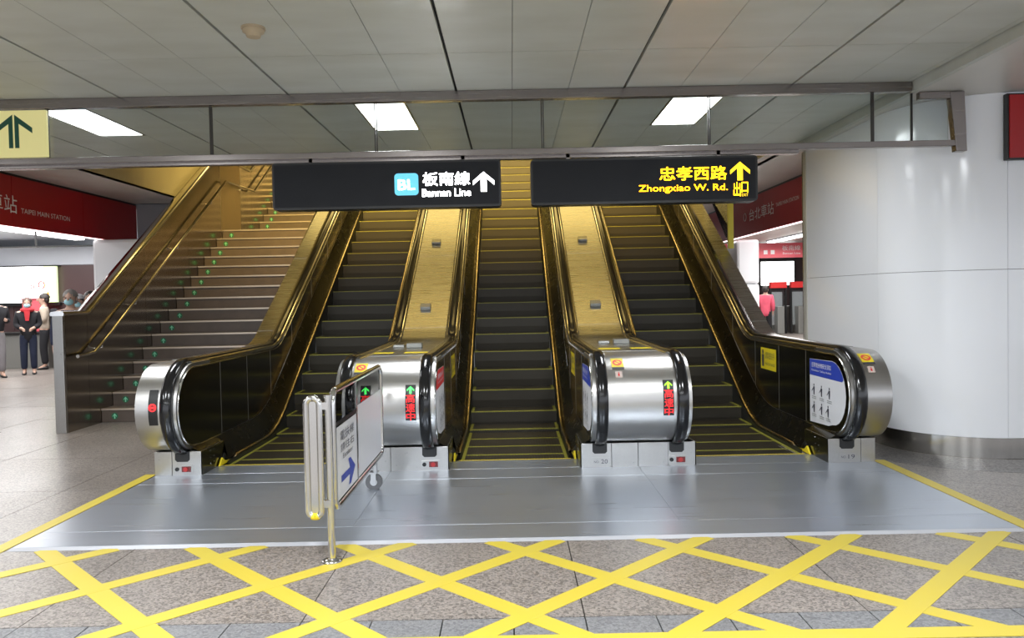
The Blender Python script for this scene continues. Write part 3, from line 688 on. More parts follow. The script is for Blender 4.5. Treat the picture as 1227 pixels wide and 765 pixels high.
# posters and stickers on inner panels (plane x, text runs along y)
def rot_side(x, side, y0):
    """side=+1: panel on the right of a lane, seen from its left; returns mapping (u to the right in view, v up)"""
    return (lambda u, v: (x, y0 - u * 1.0, v)) if side > 0 else (lambda u, v: (x, y0 + u, v))
def poster(t, X_, side, head_m, head_text):
    # D-shaped print following the panel end; u measured from the rear edge toward the newel
    r_ = .275; yb = 7.12; pts = []
    outline = [(yb, .30), (yb, .845)]
    for k in range(0, 13): outline.append((NY + r_ * math.cos(PI / 2 + k * PI / 12), NZ + r_ * math.sin(PI / 2 + k * PI / 12)))
    outline.append((NY + .08, NZ - r_ - .02)); outline[0] = (yb, .268)
    x = X_ - side * .0015
    part('safety_poster', MB().add([(x, a, b) for a, b in outline], [list(range(len(outline)))]), m_paper, t, label='white safety poster with rounded end')
    hd = [(yb - .004, .70), (yb - .004, .843)] + [(NY + (r_ - .004) * math.cos(PI / 2 + k * PI / 24), NZ + (r_ - .004) * math.sin(PI / 2 + k * PI / 24)) for k in range(0, 20) if NZ + r_ * math.sin(PI / 2 + k * PI / 24) > .70] + [(NY - .205, .70)]
    part('poster_header', MB().add([(x - side * .001, a, b) for a, b in hd], [list(range(len(hd)))]), head_m, t)
    def tx(nm, body, ya, yb_, z0, z1, m, bold=0):
        w_ = abs(yb_ - ya); vs, fs = text_pts(body, w_, z1 - z0, bold=bold); mb = MB()
        put2d(mb, vs, fs, lambda a, b: (x - side * .002, (ya - a) if side > 0 else (ya + a), z0 + b)); part(nm, mb, m, t)
    ya = yb - .05 if side > 0 else NY - .10; yc = NY + .02 if side > 0 else yb - .05
    tx('poster_text', head_text, ya, yc if side > 0 else yc, .775, .82, m_em_off)
    tx('poster_text', 'Escalator Safety Rules', ya, yc, .735, .758, m_em_off)
    # pictograms: standing figures in two rows
    for row, zc in enumerate((.58, .42)):
        for kx in range(3):
            yc2 = yb - .10 - kx * .17
            if row == 1 and kx == 2: yc2 += .03
            f = MB(); s_ = .055
            f.add([(x - side * .002, yc2 + dy * s_, zc + dz * s_) for dy, dz in [(-.18, -1), (.18, -1), (.3, .35), (-.3, .35)]], [(0, 1, 2, 3)])
            f.add([(x - side * .002, yc2 + .2 * s_ * math.cos(q * PI / 4), zc + .62 * s_ + .2 * s_ * math.sin(q * PI / 4)) for q in range(8)], [list(range(8))])
            f.add([(x - side * .002, yc2 + dy * s_, zc + dz * s_) for dy, dz in [(.3, .2), (.95, -.4), (.95, -.55), (.3, -.1)]], [(0, 1, 2, 3)])
            part('pictogram', f, m_ink, t)
            ln = MB()
            for q in range(2): ln.add([(x - side * .002, yc2 - .05, zc - .075 - q * .016), (x - side * .002, yc2 + .05, zc - .075 - q * .016), (x - side * .002, yc2 + .05, zc - .070 - q * .016), (x - side * .002, yc2 - .05, zc - .070 - q * .016)], [(0, 1, 2, 3)])
            part('poster_lines', ln, m_boxg, t)
m_em_off = mat('header_white', (.75, .75, .80), 0, .4)
poster(D4, 2.09 + .640, 1, m_blue, '搭乘電扶梯安全須知')
poster(D3, .640, 1, m_blue, '搭乘電扶梯安全須知')
poster(D2, -.640, -1, m_redp, '請緊握扶手')
def side_sticker(t, X_, side, y0, y1, z0, z1, sl=0.0):
    x = X_ - side * .0015
    part('caution_sticker', MB().add([(x, y0, z0), (x, y1, z0 + sl), (x, y1, z1 + sl), (x, y0, z1)], [(0, 1, 2, 3)]), m_ystick, t, label='yellow caution sticker')
    x -= side * .001; L = y1 - y0
    f = MB(); yf = (y1 - .15 * L) if side > 0 else (y0 + .15 * L); h = z1 - z0
    f.add([(x, yf - .03, z0 + .12 * h), (x, yf + .03, z0 + .12 * h), (x, yf + .04, z0 + .68 * h), (x, yf - .04, z0 + .68 * h)], [(0, 1, 2, 3)])
    f.add([(x, yf + .028 * math.cos(q * PI / 4), z0 + .80 * h + .028 * math.sin(q * PI / 4)) for q in range(8)], [list(range(8))])
    part('sticker_figure', f, m_ink, t)
    def tx(body, fa, fb, z_0, z_1):
        w_ = (fb - fa) * L; vs, fs = text_pts(body, w_, (z_1 - z_0) * h); mb = MB()
        put2d(mb, vs, fs, lambda a, b: (x, (y1 - fa * L - a) if side > 0 else (y0 + fa * L + a), z0 + z_0 * h + b)); part('sticker_text', mb, m_ink, t)
    tx('請緊握扶手', .30, .92, .5, .82); tx('Hold the handrail', .30, .92, .2, .36)
side_sticker(D4, 2.73, 1, 8.03, 8.52, .63, .86)
side_sticker(D3, .64, 1, 8.03, 8.52, .63, .86)
side_sticker(D2, -.64, -1, 8.03, 8.52, .63, .86)

# ================================================================== STAIRS on the left
stt = thing('staircase', 'brown stone stairs with pale nosings and green arrow discs at the left of the escalators', 'stairs', (-4.2, 9.6, 0))
SX0, SX1 = -5.13, -3.09
def stepbox(y, z, yb, k):
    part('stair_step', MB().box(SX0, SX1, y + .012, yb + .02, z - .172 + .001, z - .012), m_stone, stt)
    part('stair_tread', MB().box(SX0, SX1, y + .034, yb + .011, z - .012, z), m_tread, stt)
    part('nosing', MB().box(SX0, SX1, y, y + .034, z - .022, z + .001), m_nose, stt, label='pale metal nosing')
    xa = SX0 + .16; d = part('arrow_disc', MB().tube([(xa, y + .0115, z - .095), (xa, y + .009, z - .095)], .042, 14), m_garrow, stt)
    part('arrow', MB().add([(xa - .024 + p[0], y + .0084, z - .128 + p[1]) for p in arrow_up(.048, .066, .3)], ARF), m_garrow2, d)
yy = 9.62
for k in range(1, 17):
    yk = 9.62 + .283 * (k - 1); z = .175 + .1722 * (k - 1)
    stepbox(yk, z, yk + .283, k)
part('landing', MB().box(SX0, SX1, 9.62 + .283 * 16 + .01, 15.67, 2.5, .175 + .1722 * 15), m_tread, stt)
for k in range(17, 31):
    yk = 15.65 + .283 * (k - 17); z = .175 + .1722 * (k - 1)
    stepbox(yk, z, yk + .283, k)
ws = thing('stair_side_wall', 'polished steel side wall with capping along the left edge of the stairs', 'side wall', (-5.185, 8.86, 0))
capz = lambda y: 1.385 if y < 9.38 else 1.385 + (y - 9.38) * .6085
Y2 = 14.05
def capline(y):
    if y < 9.38: return 1.385
    if y < Y2: return 1.385 + (y - 9.38) * .6085
    zt = 1.385 + (Y2 - 9.38) * .6085
    if y < 15.5: return zt - (0.15 if y > Y2 + .01 else 0) * 1.0
    return zt - .15 + (y - 15.5) * .6085
XW0, XW1 = -5.245, -5.135
part('front_post', MB().box(XW0 - .005, XW1 + .005, 8.855, 8.90, 0, 1.36), m_ped, ws, bevel=.004)
for a, b in ((8.902, 9.38), (9.38, 10.9), (10.9, 12.4), (12.4, 13.86)):
    rows = [[(XW1, y, 0), (XW1, y, capline(y) - .03)] for y in (a + .002, b - .002)]; rB = [[(XW0, y, 0), (XW0, y, capline(y) - .03)] for y in (a + .002, b - .002)]
    mb = MB().grid(rows, sm=False).grid(rB, sm=False); mb.add([rows[0][0], rows[0][1], rB[0][1], rB[0][0]], [(0, 1, 2, 3)])
    part('wall_panel', mb, m_wallsteel, ws)
mb = MB().box(XW0, XW1, 13.862, 14.86, 0, capline(14.3) - .03); part('wall_panel', mb, m_wallplain, ws, label='plain brushed panel at the landing')
for a, b in ((14.864, 15.5), (15.5, 17.4), (17.4, 20.4)):
    rows = [[(XW1, y, 0), (XW1, y, capline(y) - .03)] for y in (a + .002, b - .002)]; rB = [[(XW0, y, 0), (XW0, y, capline(y) - .03)] for y in (a + .002, b - .002)]
    part('wall_panel', MB().grid(rows, sm=False).grid(rB, sm=False), m_wallsteel, ws)
# thin horizontal shadow bead near the wall foot
def capseg(ys):
    prof = [(-.075, -.035), (-.082, -.01), (-.07, .012), (0, .02), (.07, .012), (.082, -.01), (.075, -.035)]
    return sweep([(y, capline(y)) for y in ys], -5.19, prof)
for a, b in ((8.85, 9.38), (9.38, 10.9), (10.903, 12.4), (12.403, Y2)):
    part('cap', capseg([a, b - .001]), m_polish, ws)
part('cap', capseg([Y2 + .012, 15.49]), m_polish, ws); part('cap', capseg([15.5, 17.4]), m_polish, ws); part('cap', capseg([17.403, 20.4]), m_polish, ws)
def stair_rail(nm, label, xr, pts, bx):
    t = thing(nm, label, 'handrail', (xr, pts[0][0], 0))
    part('tube', MB().tube([(xr, a, b) for a, b in pts], .021, 12), m_polish, t)
    mb = MB()
    for (a, b), (c, d) in zip(pts[1:-1], pts[2:]):
        n = max(1, int((c - a) / 1.2))
        for i in range(n):
            f = (i + .5) / n; y = a + (c - a) * f; z = b + (d - b) * f
            mb.tube([(xr, y, z - .015), (xr, y, z - .06), (bx, y, z - .07)], .008, 8)
    part('bracket', mb, m_polish, t)
nzs = lambda y: .175 + (y - 9.62) * .6085
hr = [(9.0, nzs(9.62) + .70), (9.35, nzs(9.62) + .72), (9.75, nzs(9.75) + .86), (13.9, nzs(13.86) + .87), (15.45, 2.76 + .90), (20.2, 2.76 + .90 + (20.2 - 15.45) * .6085)]
stair_rail('stair_handrail', 'round steel handrail on the polished side wall, left of the stairs', -5.05, hr, -5.136)
hr2 = [(9.3, .86), (9.62, .95), (9.7, 1.05), (13.86, nzs(13.86) + .80), (15.45, 2.76 + .80), (19.8, 2.76 + .80 + (19.8 - 15.45) * .6085)]
stair_rail('stair_handrail', 'round steel handrail beside the left escalator, right of the stairs', -3.17, hr2, -3.075)

# ================================================================== RIGHT: white curved wall
wr = thing('wall_right', 'glossy white panel wall with rounded end and steel base band', None, (4.5, 7.4, 0), kind='structure')
ZT = 3.098; ZJ = 1.615
def wall_outline(r):
    p = [(WC[0] - r, 9.12), (WC[0] - r, WC[1])]
    for k in range(1, 13): p.append((WC[0] + r * math.cos(PI + k * PI / 24), WC[1] + r * math.sin(PI + k * PI / 24)))
    p.append((9.5, WC[1] - r)); return p
segs = [[(WC[0] - WR, 9.12), (WC[0] - WR, 8.25)], [(WC[0] - WR, 8.25), (WC[0] - WR, WC[1] + .0)],
        [(WC[0] + WR * math.cos(PI + k * PI / 32), WC[1] + WR * math.sin(PI + k * PI / 32)) for k in range(0, 16)],
        [(WC[0] + WR * math.cos(PI + 15 * PI / 32), WC[1] + WR * math.sin(PI + 15 * PI / 32)), (WC[0], WC[1] - WR), (5.4, WC[1] - WR)],
        [(5.4, WC[1] - WR), (6.8, WC[1] - WR)], [(6.8, WC[1] - WR), (9.5, WC[1] - WR)]]
def wseg(sg, z0, z1, th=.02):
    """shrink the joint ends by 2 mm and thicken inwards"""
    a = [Vector(p) for p in sg]; a[0] = a[0] + (a[1] - a[0]).normalized() * .002; a[-1] = a[-1] + (a[-2] - a[-1]).normalized() * .002
    def inn(i):
        t = (a[min(i + 1, len(a) - 1)] - a[max(i - 1, 0)]).normalized(); return a[i] + Vector((-t.y, t.x)) * th
    rows = [[(p.x, p.y, z0), (p.x, p.y, z1)] for p in a]; r2_ = [[(inn(i).x, inn(i).y, z0), (inn(i).x, inn(i).y, z1)] for i in range(len(a))]
    mb = MB().grid(rows).grid(r2_)
    for e in (0, -1): mb.add([rows[e][0], rows[e][1], r2_[e][1], r2_[e][0]], [(0, 1, 2, 3)])
    mb.grid([[r_[1], q[1]] for r_, q in zip(rows, r2_)], sm=False); mb.grid([[r_[0], q[0]] for r_, q in zip(rows, r2_)], sm=False)
    return mb
merged = [[segs[0][0], segs[1][1]]] + segs[2:]
for sg in merged:
    part('wall_panel', wseg(sg, .18, ZJ - .002), m_white, wr); part('wall_panel', wseg(sg, ZJ + .002, ZT), m_white, wr)
ol = wall_outline(WR + .004)
part('base_band', wseg(ol, 0, .178), m_band, wr)
part('wall_core', MB().prism([(WC[0] - WR + .03, 9.1), (WC[0] - WR + .03, WC[1]), (WC[0] - .5, WC[1] - .5), (WC[0], WC[1] - WR + .03), (9.5, WC[1] - WR + .03), (9.5, 9.1)], 'z', 0, ZT - .001), m_joint, wr)
part('corner_trim', MB().box(WC[0] - WR - .012, WC[0] - WR + .05, 9.10, 9.20, 0, 3.10), m_cream, wr, bevel=.012)
part('corner_trim', MB().box(WC[0] - WR - .006, WC[0] - WR + .04, 9.21, 9.23, 0, CEIL), m_band, wr)
part('wall_back', MB().box(WC[0] - WR + .05, 9.5, 9.15, 9.2, 0, CEIL), m_white, wr)
rs = thing('red_sign', 'red box sign on the white wall at the right edge under the ceiling', 'sign', (4.9, 6.4, 2.6))
part('sign_face', MB().box(4.165, 6.2, 6.485, 6.495, 2.54, 3.06), m_redsign, rs); part('housing', MB().box(4.15, 6.22, 6.495, 6.549, 2.525, 3.075), m_black, rs, bevel=.004)

# ================================================================== red fascias and far concourse
def fascia(nm, label, X_, y0, y1, side, z0=2.50, z1=CEIL - .03):
    t = thing(nm, label, 'fascia', (X_, (y0 + y1) / 2, z0))
    n = max(1, round((y1 - y0) / 1.9)); L = (y1 - y0) / n
    for i in range(n): part('fascia_panel', MB().box(X_ - .06, X_, y0 + L * i + .003, y0 + L * (i + 1) - .003, z0, z1) if side > 0 else MB().box(X_, X_ + .06, y0 + L * i + .003, y0 + L * (i + 1) - .003, z0, z1), m_red, t)
    part('light_strip', MB().box(X_ - .05 if side > 0 else X_ + .01, X_ - .01 if side > 0 else X_ + .05, y0, y1, z0 - .014, z0 - .002), m_strip2, t, label='white glowing strip under the red fascia')
    part('top_shadow_gap', MB().box(X_ - .05 if side > 0 else X_ + .005, X_ - .005 if side > 0 else X_ + .05, y0, y1, z1, CEIL - .001), m_black, t)
    return t
def ftext(t, X_, side, body, ya, yb, z0, z1, m=m_letter, bold=0):
    vs, fs = text_pts(body, abs(yb - ya), z1 - z0, bold=bold); mb = MB(); sg = 1 if yb > ya else -1
    put2d(mb, vs, fs, lambda a, b: (X_ + side * .004, ya + sg * a, z0 + b)); part('lettering', mb, m, t)
F1 = fascia('station_fascia', 'red station name fascia on the left with white lettering', -6.4, 6.7, 13.35, 1)
F2 = fascia('station_fascia', 'red station name fascia right of the escalators with white lettering', 4.29, 9.4, 17.0, -1)
W[F1.name] = Vector(F1.location)
# left lettering: reads left to right as depth grows
ftext(F1, -6.4, 1, '台北車站', 9.03, 10.12, 2.67, 2.90)
ftext(F1, -6.4, 1, 'TAIPEI MAIN STATION', 10.2, 11.32, 2.69, 2.755)
ftext(F2, 4.29, -1, '台北車站', 13.95, 12.65, 2.73, 2.94)
ftext(F2, 4.29, -1, 'TAIPEI MAIN STATION', 12.55, 11.55, 2.83, 2.89)
mb = MB(); mb.tube([(4.284, 14.2 + .07 * math.cos(a * PI / 8), 2.83 + .07 * math.sin(a * PI / 8)) for a in range(16)], .006, 6, close=True); part('emblem', mb, m_letter, F2)
# columns and walls left
def column(label, x0, x1, y0, y1, z1, joint=None):
    t = thing('column', label, 'column', ((x0 + x1) / 2, (y0 + y1) / 2, 0))
    if joint:
        part('column_panel', MB().box(x0, x1, y0, y1, .1, joint - .002), m_white, t, bevel=.05); part('column_panel', MB().box(x0, x1, y0, y1, joint + .002, z1), m_white, t, bevel=.05)
        part('column_base', MB().box(x0 - .003, x1 + .003, y0 - .003, y1 + .003, 0, .10), m_band, t)
    else: part('column_panel', MB().box(x0, x1, y0, y1, 0, z1), m_white, t, bevel=.05)
    return t
column('white panelled column behind the stair wall under the left red fascia', -6.46, -5.70, 12.0, 12.7, 2.479, 1.6)
column('white panelled column behind the right escalator under the red fascia', 4.36, 4.80, 15.0, 15.7, 2.479, 1.62)
wl = thing('wall_left', 'grey panel wall and maroon far wall of the left concourse', None, (-10, 19, 0), kind='structure')
part('wall_panel', MB().box(-6.4, -5.46, 13.37, 13.45, 0, CEIL), m_sgrey, wl)
part('wall_panel', MB().box(-16, -6.0, 19.0, 19.1, 2.47, 2.9), m_sgrey, wl)
for i in range(9):
    for z0, z1 in ((0, 1.55), (1.56, 2.46)):
        part('maroon_panel', MB().box(-15.5 + i * 1.1 + .005, -15.5 + (i + 1) * 1.1 - .005, 19.02, 19.1, z0, z1), m_maroon, wl)
part('wall_panel', MB().box(-16.1, -16, -9, 30, 0, CEIL), m_sgrey, wl)
part('side_wall', MB().box(-5.46, -5.36, 13.37, 20.5, 0, 3.2), m_sgrey, wl)
lb = thing('advertising_lightbox', 'large bright white advertising lightbox on the far left wall', 'lightbox', (-13, 18.9, 1.5))
part('lit_panel', MB().box(-15.4, -11.35, 18.86, 18.95, 1.56, 2.43), m_lb, lb); part('green_edge', MB().box(-11.35, -11.05, 18.86, 18.95, 1.56, 2.43), m_lbg, lb)
part('frame', MB().box(-15.45, -11.0, 18.9, 19.01, 1.48, 1.555).box(-15.45, -11.0, 18.9, 19.01, 2.435, 2.46), m_black, lb)
mb = MB(); mb.tube([(-11.4 + .07 * math.cos(a * PI / 6), 18.855, 1.98 + .09 * math.sin(a * PI / 6)) for a in range(12)], .014, 6, close=True)
mb.tube([(-11.62 + .04 * math.cos(a * PI / 6), 18.855, 1.94 + .05 * math.sin(a * PI / 6)) for a in range(12)], .012, 6, close=True); part('red_print', mb, m_redp, lb)
mb = MB().add([(-11.35, 18.855, 1.66), (-11.2, 18.855, 1.66), (-11.24, 18.855, 1.82)], [(0, 1, 2)]); part('orange_print', mb, m_orange, lb)
kb = thing('bench_counter', 'long dark counter below the lightbox on the far left wall', 'counter', (-13, 18.6, 0))
part('counter_body', MB().box(-15.4, -10.95, 18.3, 18.85, 0, .80), m_boxg, kb, bevel=.01); part('counter_top', MB().box(-15.45, -10.9, 18.25, 18.88, .80, .86), m_black, kb, bevel=.01)
rk = tag(part('red_kiosk', MB().box(-11.62, -11.18, 18.42, 18.7, .862, 1.62).box(-11.64, -11.16, 18.40, 18.72, 1.62, 1.66), m_pink, bevel=.02), 'pinkish red display stand on the dark counter behind the waiting people', 'display stand')
for (x, y0, y1) in ((-10.3, 13.8, 18.6), (-8.0, 9.8, 13.0), (-12.6, 12.5, 18.6)):
    t = thing('strip_light', {-10.3: 'long white strip light on the left concourse ceiling, middle one', -8.0: 'long white strip light nearest the left red fascia', -12.6: 'long white strip light farthest left in the left concourse'}[x], 'light', (x, y0, 3.05), 'strip lights of the left concourse')
    part('lamp_tube', MB().box(x - .12, x + .12, y0, y1, 3.03, 3.07), m_strip, t); part('lamp_housing', MB().box(x - .16, x + .16, y0 - .04, y1 + .04, 3.071, 3.099), m_sgrey, t)
hg = thing('hanging_rail', 'thin dark rail hanging below the left concourse ceiling', 'ceiling rail', (-10, 16.3, 2.7))
part('rail', MB().box(-14, -7.5, 16.3, 16.34, 2.70, 2.73), m_black, hg); part('rod', MB().box(-9.96, -9.93, 16.3, 16.33, 2.73, 3.1).box(-8.6, -8.57, 16.3, 16.33, 2.73, 3.1), m_black, hg)

# right concourse beyond
wf = thing('wall_back', 'far wall of the right concourse', None, (9, 31, 0), kind='structure')
part('wall_panel', MB().box(3.3, 14, 31, 31.1, 0, CEIL), m_maroon, wf); part('wall_panel', MB().box(13.9, 14, 9, 31, 0, CEIL), m_sgrey, wf)
part('wall_panel', MB().box(3.33, 3.4, 9.36, 31, CEIL - .0, 3.3), m_sgrey, wf)
ff = thing('far_fascia', 'pinkish red fascia with white signs above the ticket gates', 'fascia', (9.5, 26.5, 2.6))
for i in range(4): part('fascia_panel', MB().box(6.5 + i * 1.6 + .004, 6.5 + (i + 1) * 1.6 - .004, 26.5, 26.6, 2.62, 3.12), m_pink, ff)
vs, fs = text_pts('板南線', .62, .17); mb = MB(); put2d(mb, vs, fs, lambda a, b: (9.25 + a, 26.495, 2.86 + b)); part('lettering', mb, m_letter, ff)
vs, fs = text_pts('Bannan Line', .6, .07); mb = MB(); put2d(mb, vs, fs, lambda a, b: (9.27 + a, 26.495, 2.73 + b)); part('lettering', mb, m_letter, ff)
part('round_mark', MB().cyl((10.05, 26.5, 2.82), 'y', .07, -.008, -.002, 16), m_letter, ff)
mb = MB()
for x in (8.62, 8.86): mb.box(x, x + .13, 26.49, 26.498, 2.74, 2.88)
part('round_mark', mb, m_letter, ff)
lw = thing('lit_screen', 'bright white lit screen beyond the ticket gates on the far right wall', 'screen', (10.5, 30.8, 1.7))
part('lit_panel', MB().box(9.95, 11.25, 30.9, 30.97, 1.72, 2.66), m_lb, lw); part('frame', MB().box(9.88, 11.32, 30.95, 30.99, 1.65, 2.73), m_black, lw)
for (x, y0, y1, l) in ((6.1, 11, 20, 'long white strip light just behind the right red fascia'), (8.7, 15, 26, 'long white strip light over the far right concourse')):
    t = thing('strip_light', l, 'light', (x, y0, 3.1), 'strip lights of the right concourse')
    part('lamp_tube', MB().box(x - .12, x + .12, y0, y1, 3.10, 3.14), m_strip, t); part('lamp_housing', MB().box(x - .16, x + .16, y0 - .04, y1 + .04, 3.141, 3.179), m_sgrey, t)
def gate(x, label):
    t = thing('ticket_gate', label, 'ticket gate', (x, 27, 0), 'ticket gates of the right concourse')
    part('cabinet', MB().box(x - .12, x + .12, 26.7, 28.2, 0, .95), m_boxg, t, bevel=.02)
    part('glass_panel', MB().box(x - .24, x + .24, 27.0, 27.02, .15, 1.5), m_acr, t); part('post', MB().box(x - .30, x - .24, 26.95, 27.05, 0, 1.58), m_black, t); part('post', MB().box(x + .24, x + .28, 26.95, 27.05, 0, 1.58), m_black, t)
    part('white_panel', MB().box(x - .2, x + .16, 27.05, 27.07, .3, 1.45), m_paper, t)
    part('red_header', MB().box(x - .28, x + .28, 26.9, 27.1, 1.585, 1.80), m_redp, t, bevel=.01)
gate(9.27, 'ticket gate with red header nearest the escalator'); gate(9.98, 'ticket gate with red header next to the white wall edge')
# acrylic guard with yellow edge over the right escalator's outer handrail
ag = thing('ceiling_guard', 'clear triangular guard with yellow edge hanging beside the right escalator', 'guard', (3.2, 11.2, 2.1))
part('guard_sheet', MB().prism([(11.25, 2.12), (11.25, CEIL), (12.6, CEIL)], 'x', 3.17, 3.178), m_acr, ag)
part('yellow_edge', MB().box(3.14, 3.215, 11.2, 11.25, 2.10, CEIL), m_ybri2, ag)

# ================================================================== ROLLING BARRIER in front
rb = thing('rolling_barrier', 'stainless wheeled barrier with clear panes and blue arrow paper before the left divider', 'barrier', (-1.0, 4.35, 0))
XR = -1.02; yn, yf_ = 4.35, 5.93; zb_, zt_ = .285, .955; rt_ = .019
loop = []
rr = .07
for (cy, cz, a0) in ((yf_ - rr, zt_ - rr, PI / 2), (yf_ - rr, zb_ + rr, 0), (yn + rr, zb_ + rr, -PI / 2), (yn + rr, zt_ - rr, -PI)):
    for k in range(7): a = a0 - k * PI / 12; loop.append((XR, cy + rr * math.cos(a), cz + rr * math.sin(a)))
part('frame', MB().tube(loop, rt_, 12, close=True), m_polish, rb)
part('near_post', MB().tube([(XR - .015, yn - .035, .012), (XR - .015, yn - .035, .92)], .021, 14), m_polish, rb)
part('post_cap', MB().cyl((XR - .015, yn - .035, .92), 'z', .025, 0, .02, 14), m_polish, rb)
part('foot_flange', MB().tube([(XR - .015, yn - .035, .0048), (XR - .015, yn - .035, .013), (XR - .015, yn - .035, .02)], [.058, .056, .026], 20), m_polish, rb)
part('far_post', MB().tube([(XR - .05, yf_ - .03, .14), (XR - .05, yf_ - .03, .30)], .018, 12), m_polish, rb)
part('post_bracket', MB().box(XR - .07, XR, yf_ - .05, yf_ - .01, .27, .30), m_polish, rb)
cs = MB().cyl((XR - .065, yf_ - .0, .066), 'y', .064, -.018, .018, 20)
wh = part('caster_wheel', cs, m_caster, rb); part('caster_hub', MB().cyl((XR - .065, yf_, .066), 'y', .028, -.024, .024, 14), m_polish, wh)
part('caster_fork', MB().box(XR - .085, XR - .045, yf_ - .032, yf_ - .027, .055, .14).box(XR - .085, XR - .045, yf_ + .027, yf_ + .032, .055, .14).box(XR - .094, XR - .030, yf_ - .035, yf_ + .035, .134, .144), m_polish, rb)
part('middle_bar', MB().box(XR - .008, XR + .008, 4.985, 5.01, zb_, zt_), m_polish, rb)
part('cross_bar', MB().box(XR - .008, XR + .008, yn + .01, 4.985, .745, .765), m_black, rb)
for a, b, z0, z1 in ((yn + .02, 4.984, zb_ + .02, .745), (yn + .02, 4.984, .766, zt_ - .018), (5.012, yf_ - .02, zb_ + .02, zt_ - .018)):
    part('acrylic_pane', MB().box(XR - .003, XR + .003, a, b, z0, z1), m_acr, rb)
part('paper_sheet', MB().box(XR + .004, XR + .006, yn + .04, 4.97, .315, .735), m_paper, rb, label='white paper with blue arrow')
part('paper_sheet', MB().box(XR + .004, XR + .006, 5.03, yf_ - .04, .315, .78), m_paper, rb)
def btext(body, ya, yb, z0, z1, m=m_ink, bold=0):
    vs, fs = text_pts(body, yb - ya, z1 - z0, bold=bold); mb = MB(); put2d(mb, vs, fs, lambda a, b: (XR + .0075, ya + a, z0 + b)); part('paper_text', mb, m, rb)
btext('電扶梯', 4.50, 4.88, .64, .70); btext('請往右', 4.50, 4.88, .575, .625); btext('Escalator', 4.56, 4.84, .53, .56)
# arrow bending towards the right escalators
ar = [(4.46, .50 - .04), (4.50, .50), (4.66, .44), (4.90, .46), (4.90, .43), (4.74, .40), (4.60, .34), (4.58, .375), (4.62, .405)]
aw = [(4.50, .40), (4.50, .44), (4.74, .44), (4.70, .50), (4.76, .50), (4.90, .42), (4.76, .34), (4.70, .34), (4.74, .40)]
part('blue_arrow', MB().add([(XR + .0075, a, b) for a, b in aw], [(0, 8, 2, 1), (8, 7, 6, 5), (2, 5, 4, 3), (8, 5, 2)]), m_blue, rb)
# the narrow folded loop at the near end
lp = []; x0_, x1_, z0_, z1_ = XR - .135, XR - .062, .26, .925; r_ = .036
for (cx_, cz, a0) in ((x1_ - r_, z1_ - r_, PI / 2), (x1_ - r_, z0_ + r_, 0), (x0_ + r_, z0_ + r_, -PI / 2), (x0_ + r_, z1_ - r_, -PI)):
    for k in range(7): a = a0 - k * PI / 12; lp.append((cx_ + r_ * math.cos(a), yn - .05, cz + r_ * math.sin(a)))
part('folded_leaf_frame', MB().tube(lp, .0185, 12, close=True), m_polish, rb)
part('folded_leaf_sheet', MB().box(x0_ + .015, x1_ - .015, yn - .053, yn - .047, z0_ + .02, z1_ - .02), m_polish, rb)
part('leaf_hinge', MB().box(x1_ - .01, XR - .01, yn - .06, yn - .03, .86, .90), m_polish, rb); part('leaf_hinge', MB().box(x1_ - .01, XR - .01, yn - .06, yn - .03, .31, .35), m_polish, rb)
part('yellow_tape', MB().tube(lp[11:17], .0202, 12), m_ybri, rb, label='yellow tape at the foot of the folded leaf')

# ================================================================== PEOPLE
def skin_mesh(nm, verts, edges, radii, root, m, parent, sub=1, loc=(0, 0, 0)):
    me = bpy.data.meshes.new(nm); me.from_pydata(verts, edges, []); me.update()
    o = bpy.data.objects.new(nm, me); C.objects.link(o)
    md = o.modifiers.new('skin', 'SKIN'); me.skin_vertices
    if not me.skin_vertices: 
        bpy.context.view_layer.objects.active = o
    lay = me.skin_vertices[0] if me.skin_vertices else None
    if lay:
        for i, r_ in enumerate(radii):
            lay.data[i].radius = (r_, r_) if not isinstance(r_, tuple) else r_; lay.data[i].use_root = (i == root)
    s = o.modifiers.new('sub', 'SUBSURF'); s.levels = sub; s.render_levels = sub
    dg = bpy.context.evaluated_depsgraph_get(); me2 = bpy.data.meshes.new_from_object(o.evaluated_get(dg))
    C.objects.unlink(o); bpy.data.objects.remove(o); me2.name = nm
    me2.materials.clear(); me2.materials.append(m)
    me2.polygons.foreach_set('use_smooth', [True] * len(me2.polygons))
    return part(nm, me2, None, parent, (0, 0, 0), local=True)
m_skin = mat('skin', (.52, .33, .25), 0, .5)
m_mask = mat('mask_blue', (.35, .62, .70), 0, .6)
def ell(c, r, m, nm, parent, n=14, clip=None):
    mb = MB(); rows = []
    for i in range(n // 2 + 1):
        th = PI * i / (n // 2); rows.append([(c[0] + r[0] * math.sin(th) * math.cos(2 * PI * k / n), c[1] + r[1] * math.sin(th) * math.sin(2 * PI * k / n), c[2] + r[2] * math.cos(th)) for k in range(n)])
    if clip: rows = [g_ for i, g_ in enumerate(rows) if clip(PI * i / (n // 2))]
    mb.grid(rows, closed=True); return part(nm, mb, m, parent, (0, 0, 0), local=True)
